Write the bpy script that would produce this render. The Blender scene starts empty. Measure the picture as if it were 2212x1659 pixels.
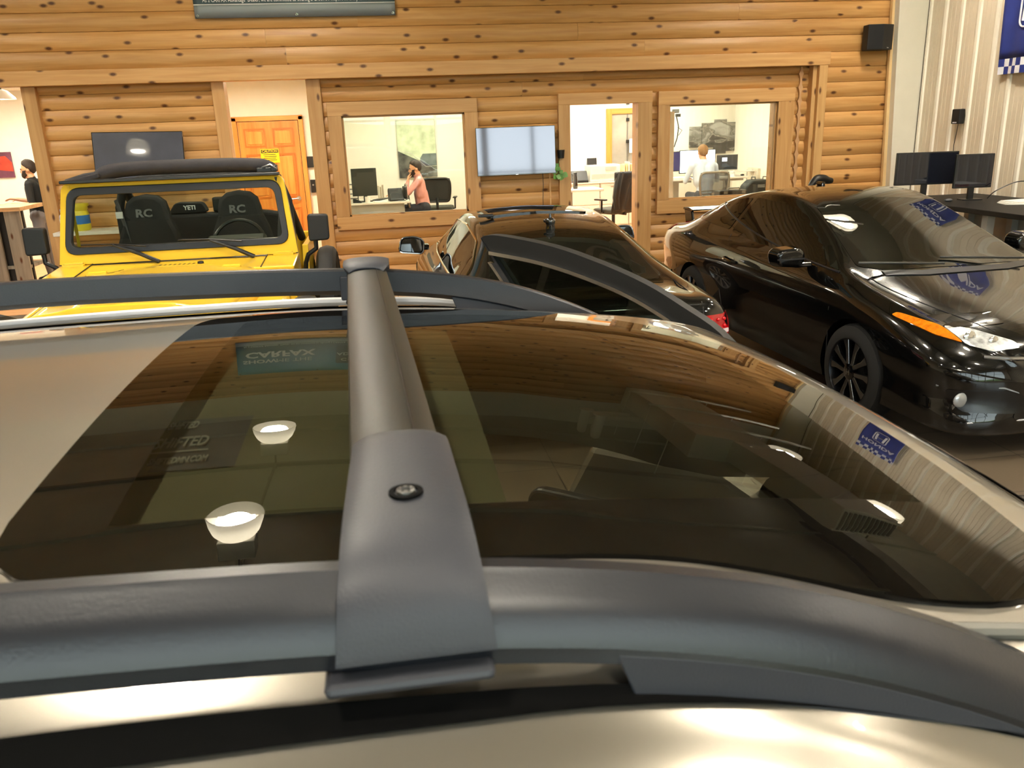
import bpy, bmesh, math, random
from mathutils import Vector, Matrix, geometry
from mathutils.bvhtree import BVHTree
R_ = math.radians
random.seed(7)
scene = bpy.context.scene
COL = scene.collection
# ------------------------------------------------------------------ camera
CAMH = 1.95
FPX = 1790.0
_p, _r, _a = R_(17.147), R_(-2.069), R_(8.339)
CF = Vector((math.sin(_a)*math.cos(_p), math.cos(_a)*math.cos(_p), -math.sin(_p)))
_r0 = Vector((math.cos(_a), -math.sin(_a), 0)); _u0 = _r0.cross(CF)
CR = _r0*math.cos(_r) + _u0*math.sin(_r)
CU = -_r0*math.sin(_r) + _u0*math.cos(_r)
CP = Vector((0, 0, CAMH))
cam_data = bpy.data.cameras.new('camera'); cam = bpy.data.objects.new('camera', cam_data); COL.objects.link(cam)
cam.matrix_world = Matrix(((CR.x, CU.x, -CF.x, CP.x), (CR.y, CU.y, -CF.y, CP.y), (CR.z, CU.z, -CF.z, CP.z), (0, 0, 0, 1)))
cam_data.sensor_width = 36.0; cam_data.lens = FPX/2212*36.0
cam_data.clip_start = 0.02; cam_data.clip_end = 300
cam_data.dof.use_dof = True; cam_data.dof.focus_distance = 5.5; cam_data.dof.aperture_fstop = 15
scene.camera = cam
# ------------------------------------------------------------------ world, exposure
scene.view_settings.view_transform = 'Standard'; scene.view_settings.look = 'None'
scene.view_settings.gamma = 1.0; scene.view_settings.use_curve_mapping = False
scene.view_settings.exposure = 0.48
w = bpy.data.worlds.new('world'); scene.world = w; w.use_nodes = True
nt = w.node_tree; nt.nodes.clear()
sky = nt.nodes.new('ShaderNodeTexSky'); sky.sky_type = 'HOSEK_WILKIE'; sky.turbidity = 4.5; sky.sun_direction = (0.35, 0.55, 0.75); sky.ground_albedo = 0.35
bg = nt.nodes.new('ShaderNodeBackground'); bg.inputs['Strength'].default_value = 22.0
wo = nt.nodes.new('ShaderNodeOutputWorld')
hsv = nt.nodes.new('ShaderNodeHueSaturation'); hsv.inputs['Saturation'].default_value = .22
nt.links.new(sky.outputs[0], hsv.inputs['Color']); nt.links.new(hsv.outputs[0], bg.inputs[0]); nt.links.new(bg.outputs[0], wo.inputs[0])
sun_d = bpy.data.lights.new('sun', 'SUN'); sun_d.energy = 4.0; sun_d.angle = .02; sun_d.color = (1, .96, .88)
sun = bpy.data.objects.new('sun', sun_d); COL.objects.link(sun); sun.rotation_euler = Vector((.35, .55, .75)).to_track_quat('Z', 'Y').to_euler()
LAMP_L = 230.0      # radiance of the high-bay lamps
OFFICE_L = 23.0     # radiance of the office ceiling panels
# ------------------------------------------------------------------ helpers
def ray(x, y): return CF + CR*((x-1106)/FPX) - CU*((y-829.5)/FPX)
def atY(x, y, Y): d = ray(x, y); return CP + d*(Y/d.y)
def atZ(x, y, Z): d = ray(x, y); return CP + d*((Z-CAMH)/d.z)
def atX(x, y, X): d = ray(x, y); return CP + d*(X/d.x)
def lin(c):
    if isinstance(c, str): c = [int(c[i:i+2], 16)/255 for i in (0, 2, 4)]
    return tuple((v/12.92 if v <= .04045 else ((v+.055)/1.055)**2.4) for v in c[:3])
MATS = {}
def mat(name, col='808080', rough=.5, metal=0., coat=0., spec=.5, var=.06, vscale=6., bump=0., bscale=60., emit=None, estr=0., trans=0., alpha=1.):
    if name in MATS: return MATS[name]
    m = bpy.data.materials.new(name); m.use_nodes = True; MATS[name] = m
    t = m.node_tree; b = t.nodes['Principled BSDF']
    c = lin(col); b.inputs['Roughness'].default_value = rough; b.inputs['Metallic'].default_value = metal
    b.inputs['Specular IOR Level'].default_value = spec
    b.inputs['Coat Weight'].default_value = coat; b.inputs['Coat Roughness'].default_value = .03
    b.inputs['Transmission Weight'].default_value = trans; b.inputs['Alpha'].default_value = alpha
    b.inputs['Base Color'].default_value = (*c, 1)
    if var > 0 or bump > 0:
        tc = t.nodes.new('ShaderNodeTexCoord')
    if var > 0:
        nz = t.nodes.new('ShaderNodeTexNoise'); nz.inputs['Scale'].default_value = vscale; nz.inputs['Detail'].default_value = 4
        t.links.new(tc.outputs['Object'], nz.inputs['Vector'])
        rp = t.nodes.new('ShaderNodeValToRGB')
        rp.color_ramp.elements[0].position = .3; rp.color_ramp.elements[1].position = .7
        rp.color_ramp.elements[0].color = tuple(v*(1-var) for v in c)+(1,)
        rp.color_ramp.elements[1].color = tuple(min(1, v*(1+var)) for v in c)+(1,)
        t.links.new(nz.outputs[0], rp.inputs[0]); t.links.new(rp.outputs[0], b.inputs['Base Color'])
    if bump > 0:
        n2 = t.nodes.new('ShaderNodeTexNoise'); n2.inputs['Scale'].default_value = bscale; n2.inputs['Detail'].default_value = 3
        t.links.new(tc.outputs['Object'], n2.inputs['Vector'])
        bp = t.nodes.new('ShaderNodeBump'); bp.inputs['Strength'].default_value = bump; bp.inputs['Distance'].default_value = .004
        t.links.new(n2.outputs[0], bp.inputs['Height']); t.links.new(bp.outputs[0], b.inputs['Normal'])
    if emit:
        b.inputs['Emission Color'].default_value = (*lin(emit), 1); b.inputs['Emission Strength'].default_value = estr
    return m
def glass(name, tint='f4f8f4', ior=1.5, rough=0.0, opacity=0.0, body='101010'):
    """thin architectural glass: Fresnel mix of a clear/tinted pass-through and a mirror"""
    if name in MATS: return MATS[name]
    m = bpy.data.materials.new(name); m.use_nodes = True; MATS[name] = m
    t = m.node_tree; t.nodes.clear()
    o = t.nodes.new('ShaderNodeOutputMaterial'); mx = t.nodes.new('ShaderNodeMixShader'); fr = t.nodes.new('ShaderNodeFresnel')
    tr = t.nodes.new('ShaderNodeBsdfTransparent'); gl = t.nodes.new('ShaderNodeBsdfGlossy')
    fr.inputs['IOR'].default_value = ior; gl.inputs['Roughness'].default_value = rough
    tr.inputs['Color'].default_value = (*lin(tint), 1)
    t.links.new(fr.outputs[0], mx.inputs[0]); t.links.new(gl.outputs[0], mx.inputs[2])
    if opacity > 0:
        df = t.nodes.new('ShaderNodeBsdfDiffuse'); df.inputs['Color'].default_value = (*lin(body), 1)
        m2 = t.nodes.new('ShaderNodeMixShader'); m2.inputs[0].default_value = opacity
        t.links.new(tr.outputs[0], m2.inputs[1]); t.links.new(df.outputs[0], m2.inputs[2]); t.links.new(m2.outputs[0], mx.inputs[1])
    else: t.links.new(tr.outputs[0], mx.inputs[1])
    t.links.new(mx.outputs[0], o.inputs[0])
    return m
def wood(name, c0, c1, axis='x', rough=.45, knots=True, grain=1.0, rndobj=True):
    if name in MATS: return MATS[name]
    m = bpy.data.materials.new(name); m.use_nodes = True; MATS[name] = m
    t = m.node_tree; b = t.nodes['Principled BSDF']; L = t.links; N = t.nodes.new
    tc = N('ShaderNodeTexCoord'); oi = N('ShaderNodeObjectInfo')
    off = N('ShaderNodeVectorMath'); off.operation = 'MULTIPLY_ADD'
    cmb = N('ShaderNodeCombineXYZ')
    if rndobj:
        for k in range(3): L.new(oi.outputs['Random'], cmb.inputs[k])
    off.inputs[1].default_value = (37., 11., 23.)
    L.new(cmb.outputs[0], off.inputs[0]); L.new(tc.outputs['Object'], off.inputs[2])
    g = dict(x=(.7, 13, 13), z=(13, 13, .7), y=(13, .7, 13))[axis]
    k = dict(x=(2.1, .6, 5.2), z=(5.2, .6, 2.1), y=(5.2, 2.1, .6))[axis]
    mp = N('ShaderNodeMapping'); mp.inputs['Scale'].default_value = tuple(v*grain for v in g); L.new(off.outputs[0], mp.inputs[0])
    nz = N('ShaderNodeTexNoise'); nz.inputs['Scale'].default_value = 1.6; nz.inputs['Detail'].default_value = 5; nz.inputs['Distortion'].default_value = .6
    L.new(mp.outputs[0], nz.inputs['Vector'])
    rp = N('ShaderNodeValToRGB'); rp.color_ramp.elements[0].position = .28; rp.color_ramp.elements[1].position = .72
    rp.color_ramp.elements[0].color = (*lin(c0), 1); rp.color_ramp.elements[1].color = (*lin(c1), 1)
    L.new(nz.outputs[0], rp.inputs[0])
    # per-piece brightness
    hs = N('ShaderNodeHueSaturation'); ma = N('ShaderNodeMath'); ma.operation = 'MULTIPLY_ADD'; ma.inputs[1].default_value = .22; ma.inputs[2].default_value = .89
    L.new(oi.outputs['Random'], ma.inputs[0]); L.new(ma.outputs[0], hs.inputs['Value']); L.new(rp.outputs[0], hs.inputs['Color'])
    last = hs.outputs[0]
    if knots:
        sp0 = N('ShaderNodeSeparateXYZ'); L.new(off.outputs[0], sp0.inputs[0]); cb0 = N('ShaderNodeCombineXYZ')
        L.new(sp0.outputs['X'], cb0.inputs[0]); L.new(sp0.outputs['Y' if axis == 'y' else 'Z'], cb0.inputs[1])
        m2 = N('ShaderNodeMapping'); m2.inputs['Scale'].default_value = dict(x=(2.5, 5.0, 1), z=(6.0, 2.3, 1), y=(6.0, 2.3, 1))[axis]; L.new(cb0.outputs[0], m2.inputs[0])
        vo = N('ShaderNodeTexVoronoi'); vo.voronoi_dimensions = '2D'; vo.inputs['Scale'].default_value = 1.0; L.new(m2.outputs[0], vo.inputs['Vector'])
        r2 = N('ShaderNodeValToRGB'); r2.color_ramp.elements[0].position = .05; r2.color_ramp.elements[1].position = .13
        r2.color_ramp.elements[0].color = (1, 1, 1, 1); r2.color_ramp.elements[1].color = (0, 0, 0, 1)
        e = r2.color_ramp.elements.new(.085); e.color = (.55, .55, .55, 1)
        L.new(vo.outputs['Distance'], r2.inputs[0])
        sp = N('ShaderNodeSeparateColor'); L.new(vo.outputs['Color'], sp.inputs[0])
        gt = N('ShaderNodeMath'); gt.operation = 'GREATER_THAN'; gt.inputs[1].default_value = .42; L.new(sp.outputs[0], gt.inputs[0])
        mu = N('ShaderNodeMath'); mu.operation = 'MULTIPLY'; L.new(r2.outputs[0], mu.inputs[0]); L.new(gt.outputs[0], mu.inputs[1])
        mx = N('ShaderNodeMix'); mx.data_type = 'RGBA'; L.new(mu.outputs[0], mx.inputs[0]); L.new(last, mx.inputs[6])
        mx.inputs[7].default_value = (*lin('5a3212'), 1); last = mx.outputs[2]
    L.new(last, b.inputs['Base Color']); b.inputs['Roughness'].default_value = rough
    bp = N('ShaderNodeBump'); bp.inputs['Strength'].default_value = .15; bp.inputs['Distance'].default_value = .003
    L.new(nz.outputs[0], bp.inputs['Height']); L.new(bp.outputs[0], b.inputs['Normal'])
    return m
def emat(name, col, s):
    if name in MATS: return MATS[name]
    m = bpy.data.materials.new(name); m.use_nodes = True; MATS[name] = m
    t = m.node_tree; t.nodes.clear(); o = t.nodes.new('ShaderNodeOutputMaterial'); e = t.nodes.new('ShaderNodeEmission')
    e.inputs[0].default_value = (*lin(col), 1); e.inputs[1].default_value = s; t.links.new(e.outputs[0], o.inputs[0]); return m

class MB:
    """mesh builder: collects pieces, links them as one mesh object"""
    def __init__(s): s.v = []; s.f = []; s.m = []; s.cm = 0
    def add(s, vs, fs):
        n = len(s.v); s.v += [tuple(p) for p in vs]; s.f += [tuple(i+n for i in f) for f in fs]; s.m += [s.cm]*len(fs); return s
    def bx(s, x0, x1, y0, y1, z0, z1):
        v = [(x, y, z) for z in (z0, z1) for y in (y0, y1) for x in (x0, x1)]
        return s.add(v, [(0, 2, 3, 1), (4, 5, 7, 6), (0, 1, 5, 4), (2, 6, 7, 3), (0, 4, 6, 2), (1, 3, 7, 5)])
    def box(s, c, d, M=None):
        h = [k/2 for k in d]; v = [Vector((x, y, z)) for z in (-h[2], h[2]) for y in (-h[1], h[1]) for x in (-h[0], h[0])]
        c = Vector(c); v = [((M @ p) if M else p)+c for p in v]
        return s.add(v, [(0, 2, 3, 1), (4, 5, 7, 6), (0, 1, 5, 4), (2, 6, 7, 3), (0, 4, 6, 2), (1, 3, 7, 5)])
    def cyl(s, p0, p1, r0, r1=None, n=12, caps=True):
        r1 = r0 if r1 is None else r1; p0 = Vector(p0); p1 = Vector(p1); d = (p1-p0).normalized()
        a = d.orthogonal().normalized(); b = d.cross(a)
        v = []
        for p, r in ((p0, r0), (p1, r1)):
            for i in range(n): t = 2*math.pi*i/n; v.append(p+(a*math.cos(t)+b*math.sin(t))*r)
        fs = [(i, (i+1) % n, n+(i+1) % n, n+i) for i in range(n)]
        if caps: fs += [tuple(range(n-1, -1, -1)), tuple(range(n, 2*n))]
        return s.add(v, fs)
    def tube(s, pts, r, n=8, closed=False, flat=1.0, up=None):
        pts = [Vector(p) for p in pts]; k = len(pts); v = []; fs = []
        rr = r if isinstance(r, (list, tuple)) else [r]*k; prev = None
        for i, p in enumerate(pts):
            if closed: d = pts[(i+1) % k]-pts[i-1]
            else: d = pts[min(i+1, k-1)]-pts[max(i-1, 0)]
            d.normalize()
            if up is not None: a = (Vector(up)-d*d.dot(Vector(up))).normalized()
            elif prev is None: a = d.orthogonal().normalized()
            else: a = (prev-d*prev.dot(d)).normalized()
            prev = a; b = d.cross(a)
            for j in range(n): t = 2*math.pi*j/n; v.append(p+(a*math.cos(t)*flat+b*math.sin(t))*rr[i])
        for i in range(k if closed else k-1):
            for j in range(n):
                a0 = i*n+j; a1 = i*n+(j+1) % n; b0 = ((i+1) % k)*n+j; b1 = ((i+1) % k)*n+(j+1) % n; fs.append((a0, a1, b1, b0))
        if not closed: fs += [tuple(range(n-1, -1, -1)), tuple(range((k-1)*n, k*n))]
        return s.add(v, fs)
    def prism(s, poly, f0, f1):
        """poly 2-D; f0/f1 map (u,v)->3-D for the two ends"""
        n = len(poly); v = [Vector(f0(*p)) for p in poly]+[Vector(f1(*p)) for p in poly]
        fs = [(i, (i+1) % n, n+(i+1) % n, n+i) for i in range(n)]+[tuple(range(n-1, -1, -1)), tuple(range(n, 2*n))]
        return s.add(v, fs)
    def pxz(s, poly, y0, y1): return s.prism(poly, lambda u, v: (u, y0, v), lambda u, v: (u, y1, v))
    def pxy(s, poly, z0, z1): return s.prism(poly, lambda u, v: (u, v, z0), lambda u, v: (u, v, z1))
    def pyz(s, poly, x0, x1): return s.prism(poly, lambda u, v: (x0, u, v), lambda u, v: (x1, u, v))
    def lathe(s, prof, n=16, c=(0, 0, 0), M=None):
        c = Vector(c); v = []; k = len(prof)
        for r, z in prof:
            for j in range(n):
                t = 2*math.pi*j/n; p = Vector((r*math.cos(t), r*math.sin(t), z)); v.append(((M @ p) if M else p)+c)
        fs = [(i*n+j, i*n+(j+1) % n, (i+1)*n+(j+1) % n, (i+1)*n+j) for i in range(k-1) for j in range(n)]
        fs += [tuple(range(n-1, -1, -1)), tuple(range((k-1)*n, k*n))]
        return s.add(v, fs)
    def grid(s, fn, us, vs, skip=None, flip=False):
        nu, nv = len(us), len(vs); pts = [fn(u, v) for u in us for v in vs]; fs = []
        for i in range(nu-1):
            for j in range(nv-1):
                if skip and skip((us[i]+us[i+1])/2, (vs[j]+vs[j+1])/2): continue
                q = (i*nv+j, (i+1)*nv+j, (i+1)*nv+j+1, i*nv+j+1); fs.append(q[::-1] if flip else q)
        return s.add(pts, fs)
    def ball(s, c, r, n=12, m=8, sc=(1, 1, 1), M=None):
        prof = [(math.sin(math.pi*i/m), -math.cos(math.pi*i/m)) for i in range(m+1)]
        prof[0] = (1e-4, -1); prof[-1] = (1e-4, 1)
        S = Matrix.Diagonal((sc[0]*r, sc[1]*r, sc[2]*r)); return s.lathe(prof, n, c, (M @ S) if M else S)
    def build(s, name, mt, parent=None, smooth=False, bevel=0., bseg=2, sub=0, angle=40, solid=0., world=False):
        me = bpy.data.meshes.new(name); me.from_pydata(s.v, [], s.f)
        for q in (mt if isinstance(mt, (list, tuple)) else [mt]): me.materials.append(q)
        if any(s.m): me.polygons.foreach_set('material_index', s.m)
        me.update()
        if smooth:
            me.polygons.foreach_set('use_smooth', [True]*len(me.polygons))
            if angle and angle < 180: me.set_sharp_from_angle(angle=R_(angle))
        o = bpy.data.objects.new(name, me); COL.objects.link(o)
        if parent is not None: o.parent = parent
        if solid:
            md = o.modifiers.new('solid', 'SOLIDIFY'); md.thickness = solid; md.offset = -1
        if bevel > 0:
            md = o.modifiers.new('bevel', 'BEVEL'); md.width = bevel; md.segments = bseg; md.limit_method = 'ANGLE'; md.angle_limit = R_(35)
            if not smooth: md.harden_normals = False
        if sub:
            md = o.modifiers.new('sub', 'SUBSURF'); md.levels = sub; md.render_levels = sub
        return o
def thing(name, label, cat, loc=(0, 0, 0), rz=0., group=None):
    o = bpy.data.objects.new(name, None); COL.objects.link(o); o.location = loc; o.rotation_euler = (0, 0, rz); o.empty_display_size = .1
    o['label'] = label; o['category'] = cat
    if group: o['group'] = group
    return o
def tag(o, label, cat, group=None):
    o['label'] = label; o['category'] = cat
    if group: o['group'] = group
    return o
def struct(o): o['kind'] = 'structure'; return o
def copy_tree(o, parent=None):
    c = o.copy(); COL.objects.link(c); c.parent = parent
    for ch in list(o.children): copy_tree(ch, c)
    return c
def text(body, size, M, mt, name, parent=None, depth=.0005, align='CENTER', xs=1.0, bold=0.0, shear=0.0):
    cu = bpy.data.curves.new('lettering', 'FONT'); cu.body = body; cu.size = size; cu.align_x = align; cu.align_y = 'CENTER'; cu.extrude = depth; cu.offset = bold; cu.shear = shear
    cu.resolution_u = 2
    t = bpy.data.objects.new('lettering', cu); COL.objects.link(t)
    dg = bpy.context.evaluated_depsgraph_get(); me = bpy.data.meshes.new_from_object(t.evaluated_get(dg))
    bpy.data.objects.remove(t); bpy.data.curves.remove(cu)
    me.transform(M @ Matrix.Diagonal((xs, 1, 1, 1))); me.materials.clear(); me.materials.append(mt)
    o = bpy.data.objects.new(name, me); COL.objects.link(o)
    if parent is not None: o.parent = parent
    return o
def frame_M(o, u, v):
    """matrix with local x->u, y->v, z->u x v, at o"""
    u = Vector(u).normalized(); v = Vector(v).normalized(); n = u.cross(v); o = Vector(o)
    return Matrix(((u.x, v.x, n.x, o.x), (u.y, v.y, n.y, o.y), (u.z, v.z, n.z, o.z), (0, 0, 0, 1)))
def crom(pts, x):
    """monotone-ish cubic (Catmull-Rom) interpolation of (x, y...) rows"""
    n = len(pts)
    if x <= pts[0][0]: return list(pts[0][1:])
    if x >= pts[-1][0]: return list(pts[-1][1:])
    i = 0
    while pts[i+1][0] < x: i += 1
    p1, p2 = pts[i], pts[i+1]; p0 = pts[i-1] if i > 0 else p1; p3 = pts[i+2] if i+2 < n else p2
    h = p2[0]-p1[0]; t = (x-p1[0])/h; out = []
    for k in range(1, len(p1)):
        m1 = (p2[k]-p0[k])/((p2[0]-p0[0]) or 1)*h; m2 = (p3[k]-p1[k])/((p3[0]-p1[0]) or 1)*h
        t2 = t*t; t3 = t2*t
        out.append((2*t3-3*t2+1)*p1[k]+(t3-2*t2+t)*m1+(-2*t3+3*t2)*p2[k]+(t3-t2)*m2)
    return out
def spline(pts, n, closed=False):
    """dense Catmull-Rom through points of any dimension"""
    k = len(pts); out = []; d = len(pts[0])
    seg = k if closed else k-1
    for i in range(seg):
        P = [pts[(i+j) % k] if closed else pts[max(0, min(k-1, i+j))] for j in (-1, 0, 1, 2)]
        for s in range(n):
            t = s/n
            out.append(tuple(.5*((2*P[1][c])+(-P[0][c]+P[2][c])*t+(2*P[0][c]-5*P[1][c]+4*P[2][c]-P[3][c])*t*t+(-P[0][c]+3*P[1][c]-3*P[2][c]+P[3][c])*t**3) for c in range(d)))
    if not closed: out.append(tuple(pts[-1]))
    return out
def rrect(x0, x1, y0, y1, r, n=5):
    o = []
    for cx, cy, a in ((x1-r, y1-r, 0), (x0+r, y1-r, 90), (x0+r, y0+r, 180), (x1-r, y0+r, 270)):
        for i in range(n+1): t = R_(a+90*i/n); o.append((cx+r*math.cos(t), cy+r*math.sin(t)))
    return o
def rpoly(pts, r, n=4):
    """round the corners of a polygon"""
    k = len(pts); o = []
    for i in range(k):
        p = Vector(pts[i][:2]); a = Vector(pts[i-1][:2])-p; b = Vector(pts[(i+1) % k][:2])-p
        rr = r[i] if isinstance(r, (list, tuple)) else r
        da = min(rr, a.length*.45); db = min(rr, b.length*.45); A = p+a.normalized()*da; B = p+b.normalized()*db
        for j in range(n+1): t = j/n; q = A*(1-t)**2+p*2*t*(1-t)+B*t*t; o.append((q.x, q.y))
    return o
def patch(bvh, poly, to3, axis, off=.003, res=.05, thick=.0, reach=3.0):
    """panel lying on a surface: 2-D outline -> triangulated -> dropped along axis onto the bvh"""
    P = [Vector(p) for p in poly]; dens = []
    for i, p in enumerate(P):
        q = P[(i+1) % len(P)]; n = max(1, int((q-p).length/res+.5))
        for j in range(n): dens.append(p+(q-p)*(j/n))
    nb = len(dens); xs = [p.x for p in dens]; ys = [p.y for p in dens]; pts = list(dens)
    def inside(p):
        c = False
        for i in range(nb):
            a, b = dens[i], dens[i-1]
            if (a.y > p.y) != (b.y > p.y) and p.x < (b.x-a.x)*(p.y-a.y)/(b.y-a.y)+a.x: c = not c
        return c
    x = min(xs)+res*.5
    while x < max(xs):
        y = min(ys)+res*.5
        while y < max(ys):
            p = Vector((x, y))
            if inside(p) and min((p-q).length for q in dens) > res*.45: pts.append(p)
            y += res
        x += res
    vs, es, fs, *_ = geometry.delaunay_2d_cdt(pts, [(i, (i+1) % nb) for i in range(nb)], [list(range(nb))], 2, 1e-6)
    ax = Vector(axis).normalized(); out = []; nrm = []
    for v in vs:
        o = Vector(to3(v.x, v.y))-ax*reach
        h = bvh.ray_cast(o, ax, 2*reach)
        if h[0] is None:
            h = bvh.find_nearest(Vector(to3(v.x, v.y)))
            nn = h[1]
        else: nn = h[1]
        if nn.dot(ax) > 0: nn = -nn
        out.append(h[0]+nn*off); nrm.append(nn)
    mb = MB(); fs = [tuple(f) for f in fs]
    # orient outward
    if fs:
        a, b, c = (out[i] for i in fs[0][:3])
        if (b-a).cross(c-a).dot(nrm[fs[0][0]]) < 0: fs = [f[::-1] for f in fs]
    if thick > 0:
        n = len(out); edges = {}
        for f in fs:
            for i in range(len(f)): edges[(f[i], f[(i+1) % len(f)])] = 1
        rim = [(a, b) for (a, b) in edges if (b, a) not in edges]
        low = [p-m*thick for p, m in zip(out, nrm)]
        mb.add(out+low, fs+[(b, a, a+n, b+n) for a, b in rim])
    else: mb.add(out, fs)
    return mb
def bvh_of(o):
    dg = bpy.context.evaluated_depsgraph_get(); dg.update()
    e = o.evaluated_get(dg); me = e.to_mesh()
    b = BVHTree.FromPolygons([v.co.copy() for v in me.vertices], [tuple(p.vertices) for p in me.polygons]); e.to_mesh_clear(); return b
def bake(o):
    """apply modifiers"""
    dg = bpy.context.evaluated_depsgraph_get(); dg.update()
    me = bpy.data.meshes.new_from_object(o.evaluated_get(dg)); o.modifiers.clear(); o.data = me; return o
# ================================================================== THE SETTING
YW, YU = 10.585, 10.46            # recessed lower log wall, upper log wall
XR, XL, YB, ZC = 6.95, -9.0, -5.2, 5.6
YO = 16.0                         # back wall of the offices
M_LOG = wood('log_pine', 'bb8648', 'd6a669', 'x', .42)
M_LOGV = wood('post_pine', 'b98850', 'cfa26a', 'z', .45)
M_TRIM = wood('trim_pine', 'bd8b52', 'd2a56c', 'x', .45)
M_WHITE = mat('painted_wall_white', 'f4f1e6', .7, var=.02)
M_CEILW = mat('office_ceiling_white', 'f0ede2', .8, var=.02)
M_CREAM = mat('rib_lit_cream', 'fbf3e2', .45, var=.02)
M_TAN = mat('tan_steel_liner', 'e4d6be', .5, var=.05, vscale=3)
M_TILE = mat('beige_floor_tile', 'c2a276', .35, var=.08, vscale=2.5)
M_GROUT = mat('floor_grout', '6a5a44', .8)
M_FLOORIN = wood('office_floor_laminate', 'c78f58', 'd9a878', 'x', .4, knots=False)
M_INSUL = mat('ceiling_insulation_vinyl', 'c6c6b6', .35, var=.12, vscale=1.2, bump=.5, bscale=3)
M_STEELD = mat('purlin_steel', '8d887a', .5, var=.05)
M_BLACK = mat('black_plastic', '101010', .4, var=.1)
M_GLASS = glass('window_glass', 'f2f7f3', 1.5)

# floor: slab plus the tiles the photo lets one pick out
fl = struct(MB().bx(XL, XR, YB, 10.75, -.25, -.004).build('floor', M_GROUT))
ts = .45
tile_me = None
for i in range(-9, 3):
    for j in range(11):
        x0 = i*ts+.12; y0 = 6.0+j*ts
        if y0+ts > 10.6: continue
        if tile_me is None:
            o = MB().bx(0, ts-.006, 0, ts-.006, -.004, .002).build('floor_tile', M_TILE, fl); tile_me = o.data
        else:
            o = bpy.data.objects.new('floor_tile', tile_me); COL.objects.link(o); o.parent = fl
        o.location = (x0, y0, 0)
# the rest of the floor, tile pattern in the material, darkened to dim the cars' reflections
M_FLOOR = bpy.data.materials.new('darkened_tile_floor'); M_FLOOR.use_nodes = True
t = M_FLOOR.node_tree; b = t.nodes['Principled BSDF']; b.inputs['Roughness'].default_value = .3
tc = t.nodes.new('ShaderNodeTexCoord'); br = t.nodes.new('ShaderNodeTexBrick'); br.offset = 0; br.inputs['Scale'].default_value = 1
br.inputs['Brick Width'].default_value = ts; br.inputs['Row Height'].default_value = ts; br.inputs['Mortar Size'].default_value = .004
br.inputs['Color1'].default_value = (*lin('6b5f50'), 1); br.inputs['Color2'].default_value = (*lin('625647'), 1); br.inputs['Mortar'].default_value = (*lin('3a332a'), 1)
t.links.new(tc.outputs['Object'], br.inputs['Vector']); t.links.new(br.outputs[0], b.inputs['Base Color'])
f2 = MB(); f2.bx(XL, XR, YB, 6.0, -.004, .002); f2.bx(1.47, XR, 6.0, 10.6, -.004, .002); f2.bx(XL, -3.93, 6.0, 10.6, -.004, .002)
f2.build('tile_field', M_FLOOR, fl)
struct(MB().bx(XL, XR, 10.62, YO, -.02, .003).build('floor_back', M_FLOORIN))

# ---- log walls
def dlog(x0, x1, z0, p, y, bulge=.034, mt=None, parent=None):
    """one log of D-profile siding, front towards -Y"""
    prof = [(0.0, z0+.002), (-.004, z0+.004)]
    for k in range(7):
        a = -1+2*k/6; prof.append((-.006-bulge*(1-abs(a)**2.2), z0+p*.5+a*(p*.5-.010)))
    prof += [(-.004, z0+p-.004), (0.0, z0+p-.002), (.05, z0+p-.002), (.05, z0+.002)]
    return MB().prism(prof, lambda u, v: (x0, y+u, v), lambda u, v: (x1, y+u, v)).build('log', mt or M_LOG, parent, smooth=True, angle=50)
wl = struct(MB().bx(XL, -3.80, YW+.06, YW+.16, 0, 2.58).bx(-3.80, -1.78, YW+.06, YW+.16, 0, 2.58).bx(-.66, -.47, YW+.06, YW+.16, 0, 2.58).bx(-.47, 1.16, YW+.06, YW+.16, 0, .9)
            .bx(-.47, 1.16, YW+.06, YW+.16, 2.23, 2.58).bx(1.16, 2.32, YW+.06, YW+.16, 0, 2.58).bx(2.32, 3.35, YW+.06, YW+.16, 2.27, 2.58).bx(3.35, 3.61, YW+.06, YW+.16, 0, 2.58)
            .bx(3.61, 5.22, YW+.06, YW+.16, 0, .9).bx(3.61, 5.22, YW+.06, YW+.16, 2.24, 2.58).bx(5.22, 5.7, YW+.06, YW+.16, 0, 2.58).build('wall_back_lower', M_LOG))
wl_vs = [v for v in wl.data.vertices if v.co.x < -3.85]
wu = struct(MB().bx(XL, XR, YU+.05, YU+.30, 2.60, 4.95).bx(5.72, XR, YU+.05, YU+.30, 0, 2.6).build('wall_back_upper', M_LOG))
# reception is open on the left: keep only the header there
bm = bmesh.new(); bm.from_mesh(wl.data)
bmesh.ops.delete(bm, geom=[v for v in bm.verts if v.co.x < -3.79 and v.co.x < -3.801], context='VERTS'); bm.to_mesh(wl.data); bm.free()
HP = .165
opens = [(-99, -3.74, 0, 9), (-1.76, -.68, 0, 9), (-.50, 1.19, .86, 2.27), (2.29, 3.40, 0, 2.29), (3.57, 5.31, .86, 2.28)]
random.seed(3)
z = .01; row = 0
while z < 2.56:
    segs = [(-3.74, 5.62)]
    for (a, b_, z0, z1) in opens:
        if z+HP > z0+.02 and z < z1-.02:
            ns = []
            for (s, e) in segs:
                if b_ <= s or a >= e: ns.append((s, e)); continue
                if a > s: ns.append((s, a))
                if b_ < e: ns.append((b_, e))
            segs = ns
    for (s, e) in segs:
        if e-s > 3.5:
            c = s+(e-s)*random.uniform(.3, .7); parts_ = [(s, c-.001), (c+.001, e)]
        else: parts_ = [(s, e)]
        for (s2, e2) in parts_:
            if e2-s2 > .02: dlog(s2, e2, z, min(HP, 2.6-z), YW+.035, .022, None, wl)
    z += HP; row += 1
UPZ = .196
z = 2.735; row = 0
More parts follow.
